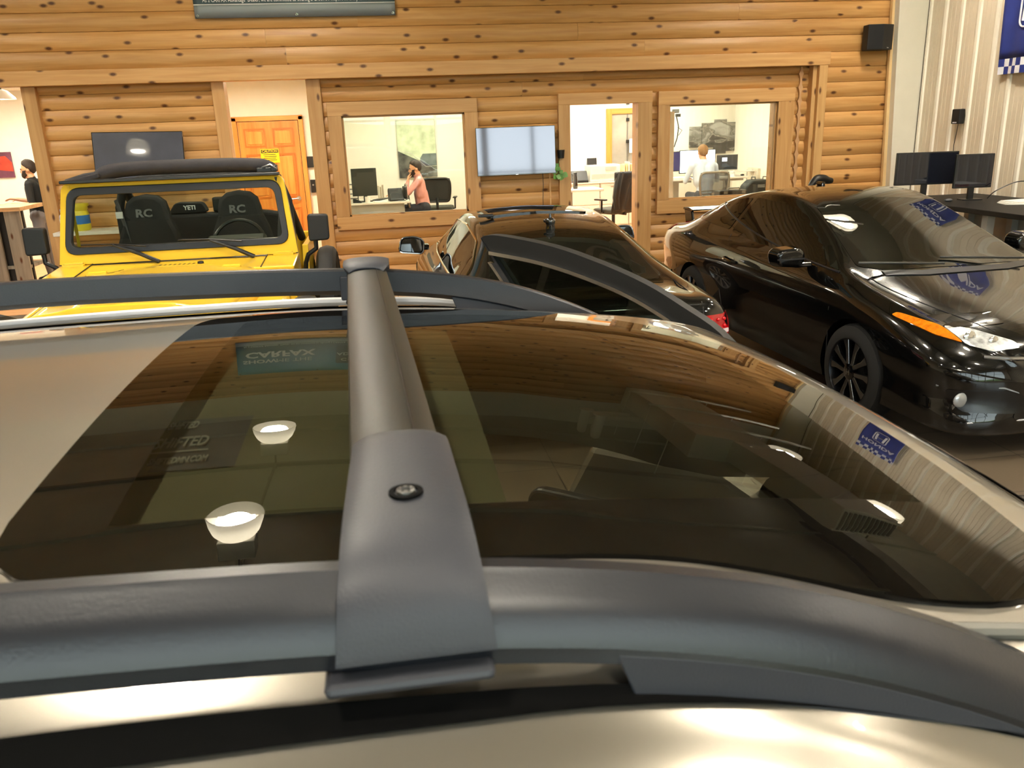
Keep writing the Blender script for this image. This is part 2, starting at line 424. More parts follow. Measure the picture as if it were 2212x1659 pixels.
while z < 4.9:
    cuts = [XL]; x = XL
    while x < XR-.2:
        x += random.uniform(3.2, 4.9); cuts.append(min(x, XR-.2) if XR-.2-x > .8 else XR-.2)
        if cuts[-1] >= XR-.2: break
    for s, e in zip(cuts[:-1], cuts[1:]): dlog(s+.001, e-.001, z, UPZ, YU+.04, .022, None, wu)
    z += UPZ; row += 1
z = .01
while z < 2.70:
    dlog(5.715, XR-.2, z, .1816, YU+.04, .024, None, wu); z += .1816
# header board over the recess, posts, end trim
struct(MB().bx(XL, 5.74, YU-.03, YU+.12, 2.575, 2.735).build('trim_1', M_TRIM, bevel=.006))
struct(MB().bx(XL, 5.72, YU+.12, YW+.07, 2.58, 2.60).build('trim_2', M_TRIM))
def post(n, x0, x1, z0, z1, y0, y1, m=M_LOGV): return struct(MB().bx(x0, x1, y0, y1, z0, z1).build('trim_%d' % n, m, bevel=.005))
post(3, -3.875, -3.725, 0, 2.575, YW-.06, YW+.16); post(4, -1.83, -1.69, 0, 2.575, YW-.06, YW+.16); post(5, -.765, -.60, 0, 2.575, YW-.06, YW+.16)
post(6, 5.60, 5.715, 0, 2.575, YU-.03, YW+.05, wood('end_post_pine', 'c8965a', 'dcb074', 'z', .45)); post(7, 5.545, 5.60, 0, 2.575, YU+.03, YW+.05, MATS['end_post_pine'])
# jamb linings inside the hall doorway
# scribed strips with wavy edges where boards meet the logs
M_SCRIBE = wood('scribe_strip_pine', 'b98b5c', 'd0a478', 'z', .5, knots=False)
def scribe(n, x, z0, z1, y, p, w0, amp, m=M_SCRIBE, dx=0):
    L = []; Rr = []; k = int((z1-z0)/p*8)
    for i in range(k+1):
        z = z0+(z1-z0)*i/k; ph = abs(math.sin(math.pi*(z-.01)/p)); L.append((x+dx*(z-z0)-w0-amp*(1-ph)**1.5, z)); Rr.append((x+dx*(z-z0)+w0+amp*(1-ph)**1.5, z))
    mb = MB()
    for i in range(k): mb.pxz([L[i], Rr[i], Rr[i+1], L[i+1]], y, y+.02)
    return struct(mb.build('trim_%d' % n, m))
scribe(8, 5.43, 0, 2.57, YW-.018, HP, .012, .022)
scribe(9, 6.745, 0, 4.9, YU-.015, .19, .004, .012, wood('scribe_light', 'd8ac74', 'e6c394', 'z', .5, knots=False), -.035)

# ---- windows and doorways in the log wall
def board(p, x0, x1, z0, z1, vert=False, y0=YW-.045, y1=YW+.05, name='frame_board'):
    return MB().bx(x0, x1, y0, y1, z0, z1).build(name, M_LOGV if vert else M_TRIM, p, bevel=.004)
def log_window(n, xo0, xo1, zo0, zo1, xi0, xi1, zi0, zi1):
    w_ = struct(MB().bx(xi0, xi1, YW+.02, YW+.026, zi0, zi1).build('window_%d' % n, M_GLASS))
    board(w_, xo0, xo1, zi1, zo1); board(w_, xo0, xo1, zo0, zi0)
    board(w_, xo0, xi0, zi0, zi1, True); board(w_, xi1, xo1, zi0, zi1, True)
    for (a, b_, c, d) in ((xi0, xi0+.02, zi0, zi1), (xi1-.02, xi1, zi0, zi1), (xi0, xi1, zi0, zi0+.02), (xi0, xi1, zi1-.02, zi1)):
        MB().bx(a, b_, YW+.0, YW+.045, c, d).build('glazing_stop', M_TRIM if b_-a > .1 else M_LOGV, w_)
    for (a, b_, c, d) in ((xi0-.06, xi0, zi0, zi1), (xi1, xi1+.06, zi0, zi1), (xi0, xi1, zi0-.06, zi0), (xi0, xi1, zi1, zi1+.06)):
        MB().bx(a, b_, YW+.045, YW+.20, c, d).build('jamb_liner', M_TRIM, w_)
    return w_
log_window(1, -.553, 1.242, .817, 2.315, -.39, 1.08, .976, 2.155)
log_window(2, 3.53, 5.35, .815, 2.325, 3.68, 5.13, .99, 2.16)
d2 = struct(MB().bx(2.245, 3.45, YW-.045, YW+.05, 2.20, 2.335).build('door_2', M_TRIM, bevel=.004))
board(d2, 2.245, 2.394, 0, 2.20, True, name='door_post'); board(d2, 3.264, 3.45, 0, 2.20, True, name='door_post')
MB().bx(2.375, 2.394, YW+.05, YW+.2, 0, 2.2).bx(3.264, 3.285, YW+.05, YW+.2, 0, 2.2).bx(2.375, 3.285, YW+.05, YW+.2, 2.2, 2.22).build('door_jamb', M_LOGV, d2)
for zz in (.3, 1.75):
    MB().bx(2.392, 2.398, YW+.06, YW+.10, zz, zz+.10).cyl((2.399, YW+.06, zz), (2.399, YW+.06, zz+.1), .007, n=8).build('hinge', mat('brass_hinge', 'caa24c', .3, 1), d2)

# ---- offices behind: walls, ceilings
def room(n, x0, x1, yb, zc, tint=M_WHITE):
    struct(MB().bx(x0-.05, x1+.05, yb, yb+.1, 0, zc).build('wall_back_%d' % n, tint))
    struct(MB().bx(x0-.05, x0, YW+.16, yb, 0, zc).build('wall_left_%d' % n, tint)); struct(MB().bx(x1, x1+.05, YW+.16, yb, 0, zc).build('wall_right_%d' % n, tint))
    struct(MB().bx(x0-.05, x1+.05, YW+.16, yb+.1, zc, zc+.08).build('ceiling_%d' % n, M_CEILW))
    # inside face of the log wall
YH = 13.94
room(1, -8.9, -3.45, YO, 2.85); room(2, -3.3, -.74, YH, 2.78); room(3, -.64, 2.15, YO, 2.75); room(4, 2.28, 6.9, YO, 2.75)
struct(MB().bx(-.64, 2.15, YW+.16, YO, .003, .15).build('floor_3', M_FLOORIN)); struct(MB().bx(2.28, 6.9, YW+.16, YO, .003, .15).build('floor_4', M_FLOORIN))
# ---- right wall: ribbed steel liner panels, tapered frame column
wr = struct(MB().bx(XR, XR+.12, YB, YU+.3, 0, ZC).build('wall_right', M_TAN))
y = 10.27; first = True
rib_me = None; pan_me = None
RS = .305
while y > YB+.4:
    # flat pan with fine striations
    mb = MB(); n = 7
    prof = [(XR, 0.)]
    for k in range(n):
        a = y-.03-(RS-.06)*k/n; b_ = y-.03-(RS-.06)*(k+1)/n; d = .006 if k % 2 else .003
        mb.bx(XR-d, XR, b_, a, .0, ZC)
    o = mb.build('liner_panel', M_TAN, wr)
    MB().pxy([(XR, y+.035), (XR-.022, y+.02), (XR-.022, y-.02), (XR, y-.035)], 0, ZC).build('rib', M_CREAM, wr)  # lighter cream imitates the light the ribs catch
    y -= RS
# panel seam: dark tube painted in place of its shadow gap
MB().cyl((XR-.024, 10.29, 0), (XR-.024, 10.29, ZC), .006, n=6).build('panel_seam', mat('seam_shadow_gap', '5b5042', .8), wr)
colm = MB().pxz([(6.68, 0), (XR, 0), (XR, ZC), (6.42, ZC)], 10.30, 10.44).build('frame_column', mat('column_paint', 'e6e0cf', .5, var=.02), wr, bevel=.004)
MB().pxz([(6.63, 0), (6.70, 0), (6.44, ZC), (6.40, ZC)], 10.395, 10.445).build('corner_trim', mat('corner_trim_cream', 'e6c58f', .5), wr)
# ---- left wall, rear wall with showroom windows, ceiling
struct(MB().bx(XL-.12, XL, YB, YO, 0, ZC).build('wall_left', M_TAN))
rw = MB(); ops = [(-8.3, -5.5), (-5.38, -2.6), (-2.48, .3), (.42, 3.2), (3.32, 6.2)]
WZ0, WZ1 = .35, 3.9
rw.bx(XL, XR, YB-.15, YB, 0, WZ0); rw.bx(XL, XR, YB-.15, YB, WZ1, ZC)
xs = [XL]+[v for a, b_ in ops for v in (a, b_)]+[XR]
for a, b_ in zip(xs[0::2], xs[1::2]): rw.bx(a, b_, YB-.15, YB, WZ0, WZ1)
struct(rw.build('wall_front', M_TAN))
M_ALU = mat('dark_bronze_mullion', '2a2622', .4, .6)
for k, (a, b_) in enumerate(ops):
    wn = struct(MB().bx(a, b_, YB-.08, YB-.072, WZ0, WZ1).build('window_%d' % (k+3), M_GLASS))
    for x in (a, (a+b_)/2, b_): MB().bx(x-.035, x+.035, YB-.12, YB-.02, WZ0, WZ1).build('mullion', M_ALU, wn)
    for zz in (WZ0, 2.3, WZ1): MB().bx(a, b_, YB-.11, YB-.03, zz-.03, zz+.03).build('transom', M_ALU, wn)
    ld = bpy.data.lights.new('daylight_portal', 'AREA'); ld.shape = 'RECTANGLE'; ld.size = b_-a; ld.size_y = WZ1-WZ0; ld.cycles.is_portal = True
    lo = bpy.data.objects.new('daylight_portal', ld); COL.objects.link(lo); lo.location = ((a+b_)/2, YB-.18, (WZ0+WZ1)/2); lo.rotation_euler = (R_(90), 0, 0)
# ceiling: insulation blanket between purlins
cl = struct(MB().bx(XL, XR, YB, YU+.3, ZC, ZC+.1).build('ceiling', M_INSUL))
struct(MB().bx(XL, XR, YU-.0, YU+.3, 4.95, ZC).build('wall_back_band', mat('white_steel_band', 'e8e6da', .5, var=.03)))
k = 0
for y in [9.6-1.5*i for i in range(10)]:
    MB().bx(XL, XR, y-.03, y+.03, ZC-.06, ZC-.002).build('purlin', M_STEELD if k % 3 == 1 else M_INSUL, cl); k += 1
    a = MB(); us = [XL+(XR-XL)*i/24 for i in range(25)]; vs = [y-1.44+1.38*i/8 for i in range(9)]
    a.grid(lambda u, v: (u, v, ZC-.004-.10*math.sin(math.pi*max(0, min(1, (v-(y-1.44))/1.38)))*(0.7+.3*math.sin(u*2.1+y))), us, vs, flip=True)
    a.build('insulation_blanket', M_INSUL, cl, smooth=True)
for x in (-5.2, 0.2, 5.2):
    MB().bx(x-.1, x+.1, YB, YU, ZC-.42, ZC-.39).bx(x-.1, x+.1, YB, YU, ZC-.05, ZC-.02).bx(x-.01, x+.01, YB, YU, ZC-.4, ZC-.03).build('rafter', M_STEELD, cl)
# ---- outside: lawn, hill
mg = bpy.data.materials.new('lawn_green'); mg.use_nodes = True
t = mg.node_tree; b = t.nodes['Principled BSDF']; b.inputs['Roughness'].default_value = .9
nz = t.nodes.new('ShaderNodeTexNoise'); nz.inputs['Scale'].default_value = .6; nz.inputs['Detail'].default_value = 6; rp = t.nodes.new('ShaderNodeValToRGB')
rp.color_ramp.elements[0].color = (*lin('5f7f3a'), 1); rp.color_ramp.elements[1].color = (*lin('a8b86a'), 1); rp.color_ramp.elements[0].position = .35; rp.color_ramp.elements[1].position = .65
t.links.new(nz.outputs[0], rp.inputs[0]); t.links.new(rp.outputs[0], b.inputs['Base Color'])
hill = MB(); us = [-60+6*i for i in range(21)]; vs = [YB-.2-3*i for i in range(22)]
hill.grid(lambda u, v: (u, v, -.3+max(0, (YB-16-v))*.07+.5*math.sin(u*.21+v*.13)*(1 if v < YB-16 else 0)), us, vs, flip=True)
struct(hill.build('ground_outside', mg, smooth=True))
apron = mat('asphalt_apron', '8e8b84', .9, var=.1)
struct(MB().bx(-30, 30, YB-14, YB-.16, -.3, -.05).build('pavement_outside', apron))

# ---- high-bay lamps hung from the ceiling
M_LAMP = emat('lamp_glow', 'fff5e2', LAMP_L)
M_REFL = mat('lamp_prismatic_shade', 'f4efe0', .3, var=.02, trans=.0); M_RODS = mat('lamp_rod_grey', '7b786f', .4, .6)
def highbay(x, y, z, lab):
    t_ = thing('high_bay_lamp', lab, 'lamp', (x, y, z), group='high bay lamps under the ceiling')
    prof = [(.10, .30), (.16, .27), (.205, .20), (.235, .10), (.25, .0), (.243, .0), (.228, .10), (.198, .195), (.155, .26), (.09, .29)]
    MB().lathe(prof, 28).build('shade', M_REFL, t_, smooth=True, angle=60)
    MB().lathe([(.02, .06), (.14, .05), (.165, .10), (.15, .18), (.06, .24)], 20).build('bulb', M_LAMP, t_, smooth=True)
    MB().bx(-.16, .16, -.10, .10, .30, .52).build('ballast_box', mat('ballast_white', 'd8d6cc', .5), t_, bevel=.01)
    MB().cyl((0, 0, .52), (0, 0, ZC-z-.03), .012, n=8).build('hanging_rod', M_RODS, t_)
    return t_

# the prismatic shade lets light through
_t = M_REFL.node_tree; _o = _t.nodes['Material Output']; _b = _t.nodes['Principled BSDF']
_tr = _t.nodes.new('ShaderNodeBsdfTranslucent'); _tr.inputs[0].default_value = (.95, .93, .86, 1); _mx = _t.nodes.new('ShaderNodeMixShader'); _mx.inputs[0].default_value = .75
_t.links.new(_b.outputs[0], _mx.inputs[1]); _t.links.new(_tr.outputs[0], _mx.inputs[2]); _t.links.new(_mx.outputs[0], _o.inputs[0])
# ================================================================== CAR TOOLS
def paint(name, col, metal=.0, rough=.25, coat=1.0, flake=0.0):
    if name in MATS: return MATS[name]
    m = mat(name, col, rough, metal, coat, .12, var=.03, vscale=2.)
    m.node_tree.nodes['Principled BSDF'].inputs['Coat Roughness'].default_value = .015
    return m
M_RUBBER = mat('tyre_rubber', '0c0c0c', .75, var=.1); M_TRIMB = mat('satin_black_trim', '15161a', .38, var=.08)
M_CHROME = mat('chrome', 'd8d8d8', .12, 1., var=.02); M_DGLASS = mat('dark_tinted_glass', '0c0e0c', .015, 0., 0., var=0)
M_ARCH = mat('wheel_well_black', '050505', .9); M_BALU = mat('brushed_alloy', 'b9bcc0', .28, 1., var=.03); M_GLOSSB = mat('gloss_black_plastic', '060607', .08, 0., 1.)
def hull(name, xs, sec, mt, parent, across=3, arches=(), closed=True, skip=None):
    """closed car body lofted through half sections (centre-top ... centre-bottom), mirrored"""
    rows = []
    for x in xs:
        half = spline(sec(x), across)
        half = [(max(0., t), z) for t, z in half]; half[0] = (0., half[0][1]); half[-1] = (0., half[-1][1])
        loop = [(t, z) for t, z in half]+[(-t, z) for t, z in half[-2:0:-1]]
        rows.append([(x, t, z) for t, z in loop])
    n = len(rows[0]); v = [p for r in rows for p in r]; f = []
    for i in range(len(rows)-1):
        for j in range(n):
            q = (i*n+j, i*n+(j+1) % n, (i+1)*n+(j+1) % n, (i+1)*n+j)
            if skip and skip(*[sum(v[k][c] for k in q)/4 for c in range(3)], j): continue
            f.append(q)
    if closed: f += [tuple(range(n-1, -1, -1)), tuple(range((len(rows)-1)*n, len(rows)*n))]
    mb = MB(); mb.add(v, f); o = mb.build(name, mt, parent, smooth=True, angle=50)
    bm = bmesh.new(); bm.from_mesh(o.data); bmesh.ops.recalc_face_normals(bm, faces=bm.faces); bm.to_mesh(o.data); bm.free()
    bv = bvh_of(o)
    for (ax, ay0, ay1, az, ar) in arches:
        for s in (-1, 1):
            c = MB().cyl((ax, s*ay0, az), (ax, s*ay1, az), ar, n=40).build('cutter', M_ARCH)
            md = o.modifiers.new('b', 'BOOLEAN'); md.object = c; md.operation = 'DIFFERENCE'; md.solver = 'EXACT'
            if parent is not None: c.matrix_world = parent.matrix_world.copy() if False else Matrix(parent.matrix_basis)
            bpy.context.view_layer.update(); bake(o); bpy.data.objects.remove(c)
    o.data.polygons.foreach_set('use_smooth', [True]*len(o.data.polygons)); o.data.set_sharp_from_angle(angle=R_(50))
    return o, bv
def wheel(parent, x, y, R, rim, wd, side, mt=None, spokes=5, style='double', mface=None):
    """side = +1 outer face towards +y"""
    mt = mt or M_BALU; w_ = thing('wheel', '', '', (x, y, R)); del w_['label']; del w_['category']; w_.name = 'wheel'; w_.parent = parent
    w_.rotation_euler = (R_(-90*side), 0, 0)       # local z -> outward
    h = wd/2
    MB().lathe([(rim-.005, -h), (R-.05, -h), (R-.012, -h+.02), (R, -h+.05), (R, h-.05), (R-.012, h-.02), (R-.05, h), (rim-.005, h-.002), (rim-.005, -h)], 40).build('tyre', M_RUBBER, w_, smooth=True, angle=35)
    MB().lathe([(rim, -h), (rim+.006, h-.004), (rim-.012, h-.002), (rim-.022, h-.03), (rim-.03, -h+.02), (.03, -h+.02), (.03, -h)], 40).build('rim', mt, w_, smooth=True, angle=35)
    MB().lathe([(rim-.03, -h+.03), (rim-.03, -h+.05), (.05, -h+.06), (.05, -h+.03)], 30).build('brake_disc', mat('brake_shadow', '0b0b0b', .6), w_)
    for k in range(spokes):
        a = 2*math.pi*k/spokes+.3; M = Matrix.Rotation(a, 3, 'Z'); mb = MB()
        if style == 'double':
            for s in (-1, 1):
                q = [(.045, s*.012), (rim-.09, s*.02), (rim-.02, s*.085), (rim-.015, s*.055), (rim-.10, s*.0+s*.045), (.06, s*.035)]
                q = [(.04, s*.006), (rim-.012, s*.040), (rim-.014, s*.105), (rim*.62, s*.058), (.05, s*.036)]
                if s < 0: q = q[::-1]
                mb.prism(q, lambda u, v: M @ Vector((u, v, h-.035)), lambda u, v: M @ Vector((u, v, h-.01)))
        else:
            q = [(.04, -.03), (rim-.015, -.045), (rim-.015, .045), (.04, .03)]
            mb.prism(q, lambda u, v: M @ Vector((u, v, h-.04)), lambda u, v: M @ Vector((u, v, h-.012)))
        mb.build('spoke', mface or mt, w_, bevel=.003)
    hb = MB().lathe([(.055, h-.04), (.055, h-.008), (.035, h-.002), (.002, h-.002)], 20).build('hub_cap', M_GLOSSB, w_, smooth=True)
    return w_
def line_on(bv, pts, axis, r, off=0.0, n=6, reach=3.):
    """thin tube laid on a surface"""
    out = []; ax = Vector(axis).normalized()
    for p in pts:
        h = bv.ray_cast(Vector(p)-ax*reach, ax, 2*reach)
        out.append((h[0]-ax*off) if h[0] else Vector(p))
    return MB().tube(out, r, n)
def side(bv, parent, name, poly, s, mt, off=.003, res=.05, thick=.004):
    """panel on the car flank; poly in (x,z); s=+1 left (+y), -1 right"""
    return patch(bv, poly, lambda u, v: (u, 0, v), (0, -s, 0), off, res, thick).build(name, mt, parent, smooth=True, angle=60)
def top(bv, parent, name, poly, mt, off=.003, res=.06, thick=.004):
    return patch(bv, poly, lambda u, v: (u, v, 0), (0, 0, -1), off, res, thick).build(name, mt, parent, smooth=True, angle=60)
def front(bv, parent, name, poly, d, mt, off=.003, res=.04, thick=.004):
    """poly in (y,z); d=+1 seen from the nose, -1 from the tail"""
    return patch(bv, poly, lambda u, v: (0, u, v), (-d, 0, 0), off, res, thick).build(name, mt, parent, smooth=True, angle=60)

# ================================================================== SILVER CROSSOVER (camera looks across its roof)
YC = 1.0
suv = thing('crossover_car', 'silver crossover with large glass roof, black roof rails and one door open', 'car', (0, YC, 0))
P_SILVER = paint('silver_champagne_paint', 'a39d92', .8, .30)
G = [(-2.40, .62), (-2.36, 1.0), (-2.2, 1.3), (-1.95, 1.585), (-1.7, 1.625), (-1.2, 1.655), (-.7, 1.670), (-.33, 1.674), (-.11, 1.672), (.124, 1.659), (.25, 1.6475), (.37, 1.634), (.46, 1.621), (.53, 1.607), (.58, 1.593), (.62, 1.576), (.66, 1.552), (.72, 1.512), (.85, 1.425), (.95, 1.36), (1.11, 1.256), (1.31, 1.11), (1.45, 1.06), (1.7, 1.03), (2.0, .98), (2.25, .88), (2.38, .72), (2.43, .55)]
ST = [(0, 0), (.15, -.0021), (.3, -.0082), (.4, -.0146), (.45, -.0185), (.5, -.024), (.55, -.031), (.585, -.039), (.605, -.047), (.64, -.062), (.67, -.09)]
def kx(x): return crom([(-2.4, 1.0), (-1.9, .97), (-.3, 1.), (.4, 1.), (.8, 1.05), (1.3, 1.18), (1.5, 1.22), (2.1, 1.15), (2.43, .98)], x)[0]
def zc(x): return crom(G, x)[0]
def zroof(x, t):
    a = abs(t)/kx(x); e = max(0., min(1., (a-.53)/.09)); q = min(x, .60)-.05; return zc(x)+(-.0915*a*a if a < .45 else crom(ST, a)[0])-.62*(q*q if q > 0 else 0.)*e*e*(3-2*e)*(1 if x < .75 else max(0, 1-(x-.75)/.5))
def tmax(x): return min(.38, crom([(-.4, .40), (.1, .40), (.28, .39), (.36, .33), (.42, .25), (.47, .14)], x)[0])
def suv_sec(x):
    z = zc(x); k = kx(x); zb = min(1.06, z-.16); wm = crom([(-2.4, .80), (-2.2, .88), (-1.5, .925), (0, .93), (1.5, .93), (2.1, .88), (2.43, .70)], x)[0]
    wb = min(wm-.02, .82 if z > 1.3 else .84); zl = min(.62, z-.22)
    return [(t*k, zroof(x, t*k)) for t, d in ST]+[(min(wb-.02, .70*k), max(zb+.04, zroof(x, .67*k)-.05)), (wb, zb), (wm, min(.86, zb-.1)), (wm, zl), (wm-.04, min(.36, zl-.08)), (wm-.14, .25), (0, .25)]
xs = [-2.40, -2.38, -2.33, -2.25, -2.15, -2.0, -1.85, -1.7]+[-1.6+.08*i for i in range(12)]+[-.64+.035*i for i in range(58)]+[1.42, 1.5, 1.6, 1.75, 1.9, 2.05, 2.2, 2.3, 2.38, 2.43]
body, sbv = hull('body', xs, suv_sec, P_SILVER, suv, 4, skip=lambda x, y, z, j: (-.245 < x < .48 and -.39 < y < tmax(x)+.012 and z > 1.5) or (-.06 < x < .90 and 46 <= j < 56))
# glass roof: black ceramic border and clear centre, both following the roof
def on_roof(off): return lambda u, v: Vector((u, v, zroof(u, v)+off))
def surf_patch(poly, off, res, thick=.004):
    """like patch() but on the analytic roof"""
    P = [Vector(p) for p in poly]; dens = []
    for i, p in enumerate(P):
        q = P[(i+1) % len(P)]; n = max(1, int((q-p).length/res+.5))
        for j in range(n): dens.append(p+(q-p)*(j/n))
    return dens
outer = rpoly([(-.31, -.452), (-.31, .452), (.10, .455), (.30, .44), (.42, .36), (.50, .25), (.54, .10), (.55, -.05), (.55, -.30), (.53, -.48), (.45, -.525), (.35, -.52), (.27, -.485), (.2, -.463), (.1, -.455)], [.10, .10, .05, .08, .06, .06, .06, .05, .05, .05, .05, .05, .05, .05, .05], 5)
def ring(outer, inner, off, mid=3, th=.004):
    mb = MB(); n = len(outer); V = []
    for k in range(mid+1):
        for (a, b_) in zip(outer, inner):
            u = a[0]+(b_[0]-a[0])*k/mid; v = a[1]+(b_[1]-a[1])*k/mid; V.append((u, v, zroof(u, v)+off))
    F = [(k*n+i, k*n+(i+1) % n, (k+1)*n+(i+1) % n, (k+1)*n+i) for k in range(mid) for i in range(n)]
    base = len(V); V += [(u, v, z-.02) for (u, v, z) in V[:n]]; F += [(i, base+i, base+(i+1) % n, (i+1) % n) for i in range(n)]
    return mb.add(V, F)
def dens_loop(P, res=.03):
    o = []
    for i, p in enumerate(P):
        q = P[(i+1) % len(P)]; L = math.hypot(q[0]-p[0], q[1]-p[1]); n = max(1, int(L/res+.5))
        for j in range(n): o.append((p[0]+(q[0]-p[0])*j/n, p[1]+(q[1]-p[1])*j/n))
    return o
outer = dens_loop(outer); inner = [(max(-.23, min(.465, x)), max(-.375, min(tmax(max(-.23, min(.465, x))), y))) for x, y in outer]
def fixn(o, up=(0, 0, 1)):
    bm = bmesh.new(); bm.from_mesh(o.data)
    fl_ = [f for f in bm.faces if f.normal.dot(Vector(up)) < -.2]
    if fl_: bmesh.ops.reverse_faces(bm, faces=fl_)
    bm.to_mesh(o.data); bm.free(); return o
M_FRIT = mat('black_ceramic_glass', '0a0908', .01, 0., 0., var=0)
gr = fixn(ring(outer, inner, .004).build('glass_roof', M_FRIT, suv, smooth=True, angle=60)); gr['label'] = 'glossy dark glass roof panel'
us = [-.23+.695*i/40 for i in range(41)]; vs = [i/32 for i in range(33)]; us2 = [-.275+.365*i/28 for i in range(29)]; vs2 = [-.385+.79*i/28 for i in range(29)]
def pt(u, v): t_ = -.375+(tmax(u)+.375)*v; return (u, t_, zroof(u, t_)+.004)
pane = fixn(MB().grid(pt, us, vs).build('clear_pane', glass('tinted_roof_glass', '9a9e90', 1.52), gr, smooth=True))
MB().grid(lambda u, v: (u, v, zroof(u, v)-.022), us2, vs2).build('sunshade', mat('sunshade_fabric', 'aaa389', .9, var=.05, bump=.1, bscale=200), suv, smooth=True)
# printed card lying on the shade
def on_sh(x, y): return (x, y, zroof(x, y)-.0205)
card = MB().add([on_sh(-.240, -.225), on_sh(-.160, -.225), on_sh(-.160, -.085), on_sh(-.240, -.085)], [(0, 1, 2, 3)]).build('printed_card', mat('card_purple', '7d7884', .6), suv)
mw = mat('print_white', 'f2f2f2', .6, var=0)
for s_, x_, y_, sz, xw in (('SHiFTED', -.222, -.158, .040, .36), ('SHiFTED', -.230, -.108, .030, .28), ('SHIFTEDMN.COM', -.216, -.205, .022, .32)):
    text(s_, sz, frame_M((x_, y_, zroof(x_, y_)-.019), (1, 0, 0), (0, 1, 0)), mw, 'card_lettering', card, bold=.0005, xs=xw)
MB().add([on_sh(-.248, -.182), on_sh(-.192, -.182), on_sh(-.192, -.178), on_sh(-.248, -.178)], [(0, 1, 2, 3)]).build('card_rule', mw, card).location = (0, 0, .001)
# wind screen (front) with black border
us = [.70+(1.36-.70)*i/30 for i in range(31)]; vs = [-1+2*i/24 for i in range(25)]
def wsf(u, v):
    hw = crom([(.70, .53), (1.0, .575), (1.36, .655)], u)[0]; return (u, v*hw, zroof(u, v*hw)+.004)
fixn(MB().grid(wsf, us, vs).build('windscreen', mat('windscreen_glass', '171a16', .01, 0., 1., var=0), suv, smooth=True))
sp = lambda pts: spline(pts, 4)
# black roof ditch mouldings and bright window trims
for s in (-1, 1):
    V = []; n = 60
    pts = [-1.85+ (2.30)*i/n for i in range(n+1)]
    def dw(u): return crom([(-2, .024), (-.2, .024), (0, .019), (.1, .014), (.3, .006), (.6, .004)], u)[0]
    mb = MB(); mb.grid(lambda u, v: (u, s*(.583+dw(u)*v), zroof(u, .583+dw(u)*v)+.005-.002*math.sin(v*math.pi)), pts, [0, .1, .3, .5, .7, .9, 1.0]); o = fixn(mb.build('roof_ditch_moulding', mat('ditch_rubber', '050505', .85, spec=.1), suv, smooth=True))
    if s > 0: MB().tube([(u, s*.633, zroof(u, .605)+.013) for u in [-1.75+2.2*i/50 for i in range(51)]], .0085, 8).build('bright_window_trim', mat('satin_roof_trim', 'e2e2e4', .32, .55), suv, smooth=True)
    side(sbv, suv, 'rear_door_glass', [(-1.05, 1.12), (-.98, 1.40), (-.12, 1.40), (-.12, 1.12)], s, M_DGLASS)
    side(sbv, suv, 'quarter_glass', [(-1.75, 1.18), (-1.55, 1.40), (-1.1, 1.44), (-1.15, 1.14)], s, M_DGLASS)
    for (wx) in (-1.38, 1.45): wheel(suv, wx, s*.80, .345, .235, .22, s)
side(sbv, suv, 'front_door_glass', [(-.06, 1.12), (-.06, 1.40), (.35, 1.34), (.7, 1.22), (.9, 1.12)], -1, M_DGLASS)
# cabin seen through the glass
M_LEATH = mat('light_grey_leather', 'b9b6ac', .45, var=.04); M_CARPET = mat('cabin_carpet', '2b2a28', .9)
MB().bx(-2.0, 1.3, -.70, .70, .42, .46).build('cabin_floor', M_CARPET, suv)
for yy in (-.36, .36):
    st_ = MB().bx(.02, .55, yy-.25, yy+.25, .70, .86).build('front_seat', M_LEATH, suv, bevel=.05, bseg=3)
    MB().box((-.06, yy, 1.08), (.15, .48, .62), Matrix.Rotation(R_(-14), 3, 'Y')).build('seat_back', M_LEATH, st_, bevel=.05, bseg=3)
    MB().box((-.16, yy, 1.46), (.10, .26, .17), Matrix.Rotation(R_(-10), 3, 'Y')).build('headrest', M_LEATH, st_, bevel=.04, bseg=3)
MB().bx(-1.05, -.55, -.62, .62, .68, .84).box((-1.12, 0, 1.10), (.16, 1.24, .66), Matrix.Rotation(R_(-14), 3, 'Y')).build('rear_seat', M_LEATH, suv, bevel=.05, bseg=3)
MB().pxz([(.80, .85), (.86, 1.04), (1.05, 1.10), (1.28, 1.06), (1.28, .7)], -.68, .68).build('dashboard', M_TRIMB, suv, bevel=.02)
MB().bx(.0, .85, -.10, .10, .46, .84).build('centre_console', M_TRIMB, suv, bevel=.03)
front(sbv, suv, 'headlamp', rpoly([(.42, .78), (.80, .84), (.83, .74), (.45, .68)], .02), 1, M_CHROME); front(sbv, suv, 'headlamp', rpoly([(-.42, .78), (-.80, .84), (-.83, .74), (-.45, .68)], .02), 1, M_CHROME)
front(sbv, suv, 'grille', rpoly([(-.38, .80), (.38, .80), (.34, .50), (-.34, .50)], .03), 1, M_GLOSSB); front(sbv, suv, 'tailgate_glass', rpoly([(-.62, 1.15), (.62, 1.15), (.55, 1.5), (-.55, 1.5)], .05), -1, M_DGLASS)
MB().tube([(x_, -.545, zroof(x_, -.545)+.003) for x_ in [.16+.03*i for i in range(17)]], .006, 8).build('body_seam_seal', mat('grey_seam_rubber', '6d6a62', .5), suv, smooth=True)
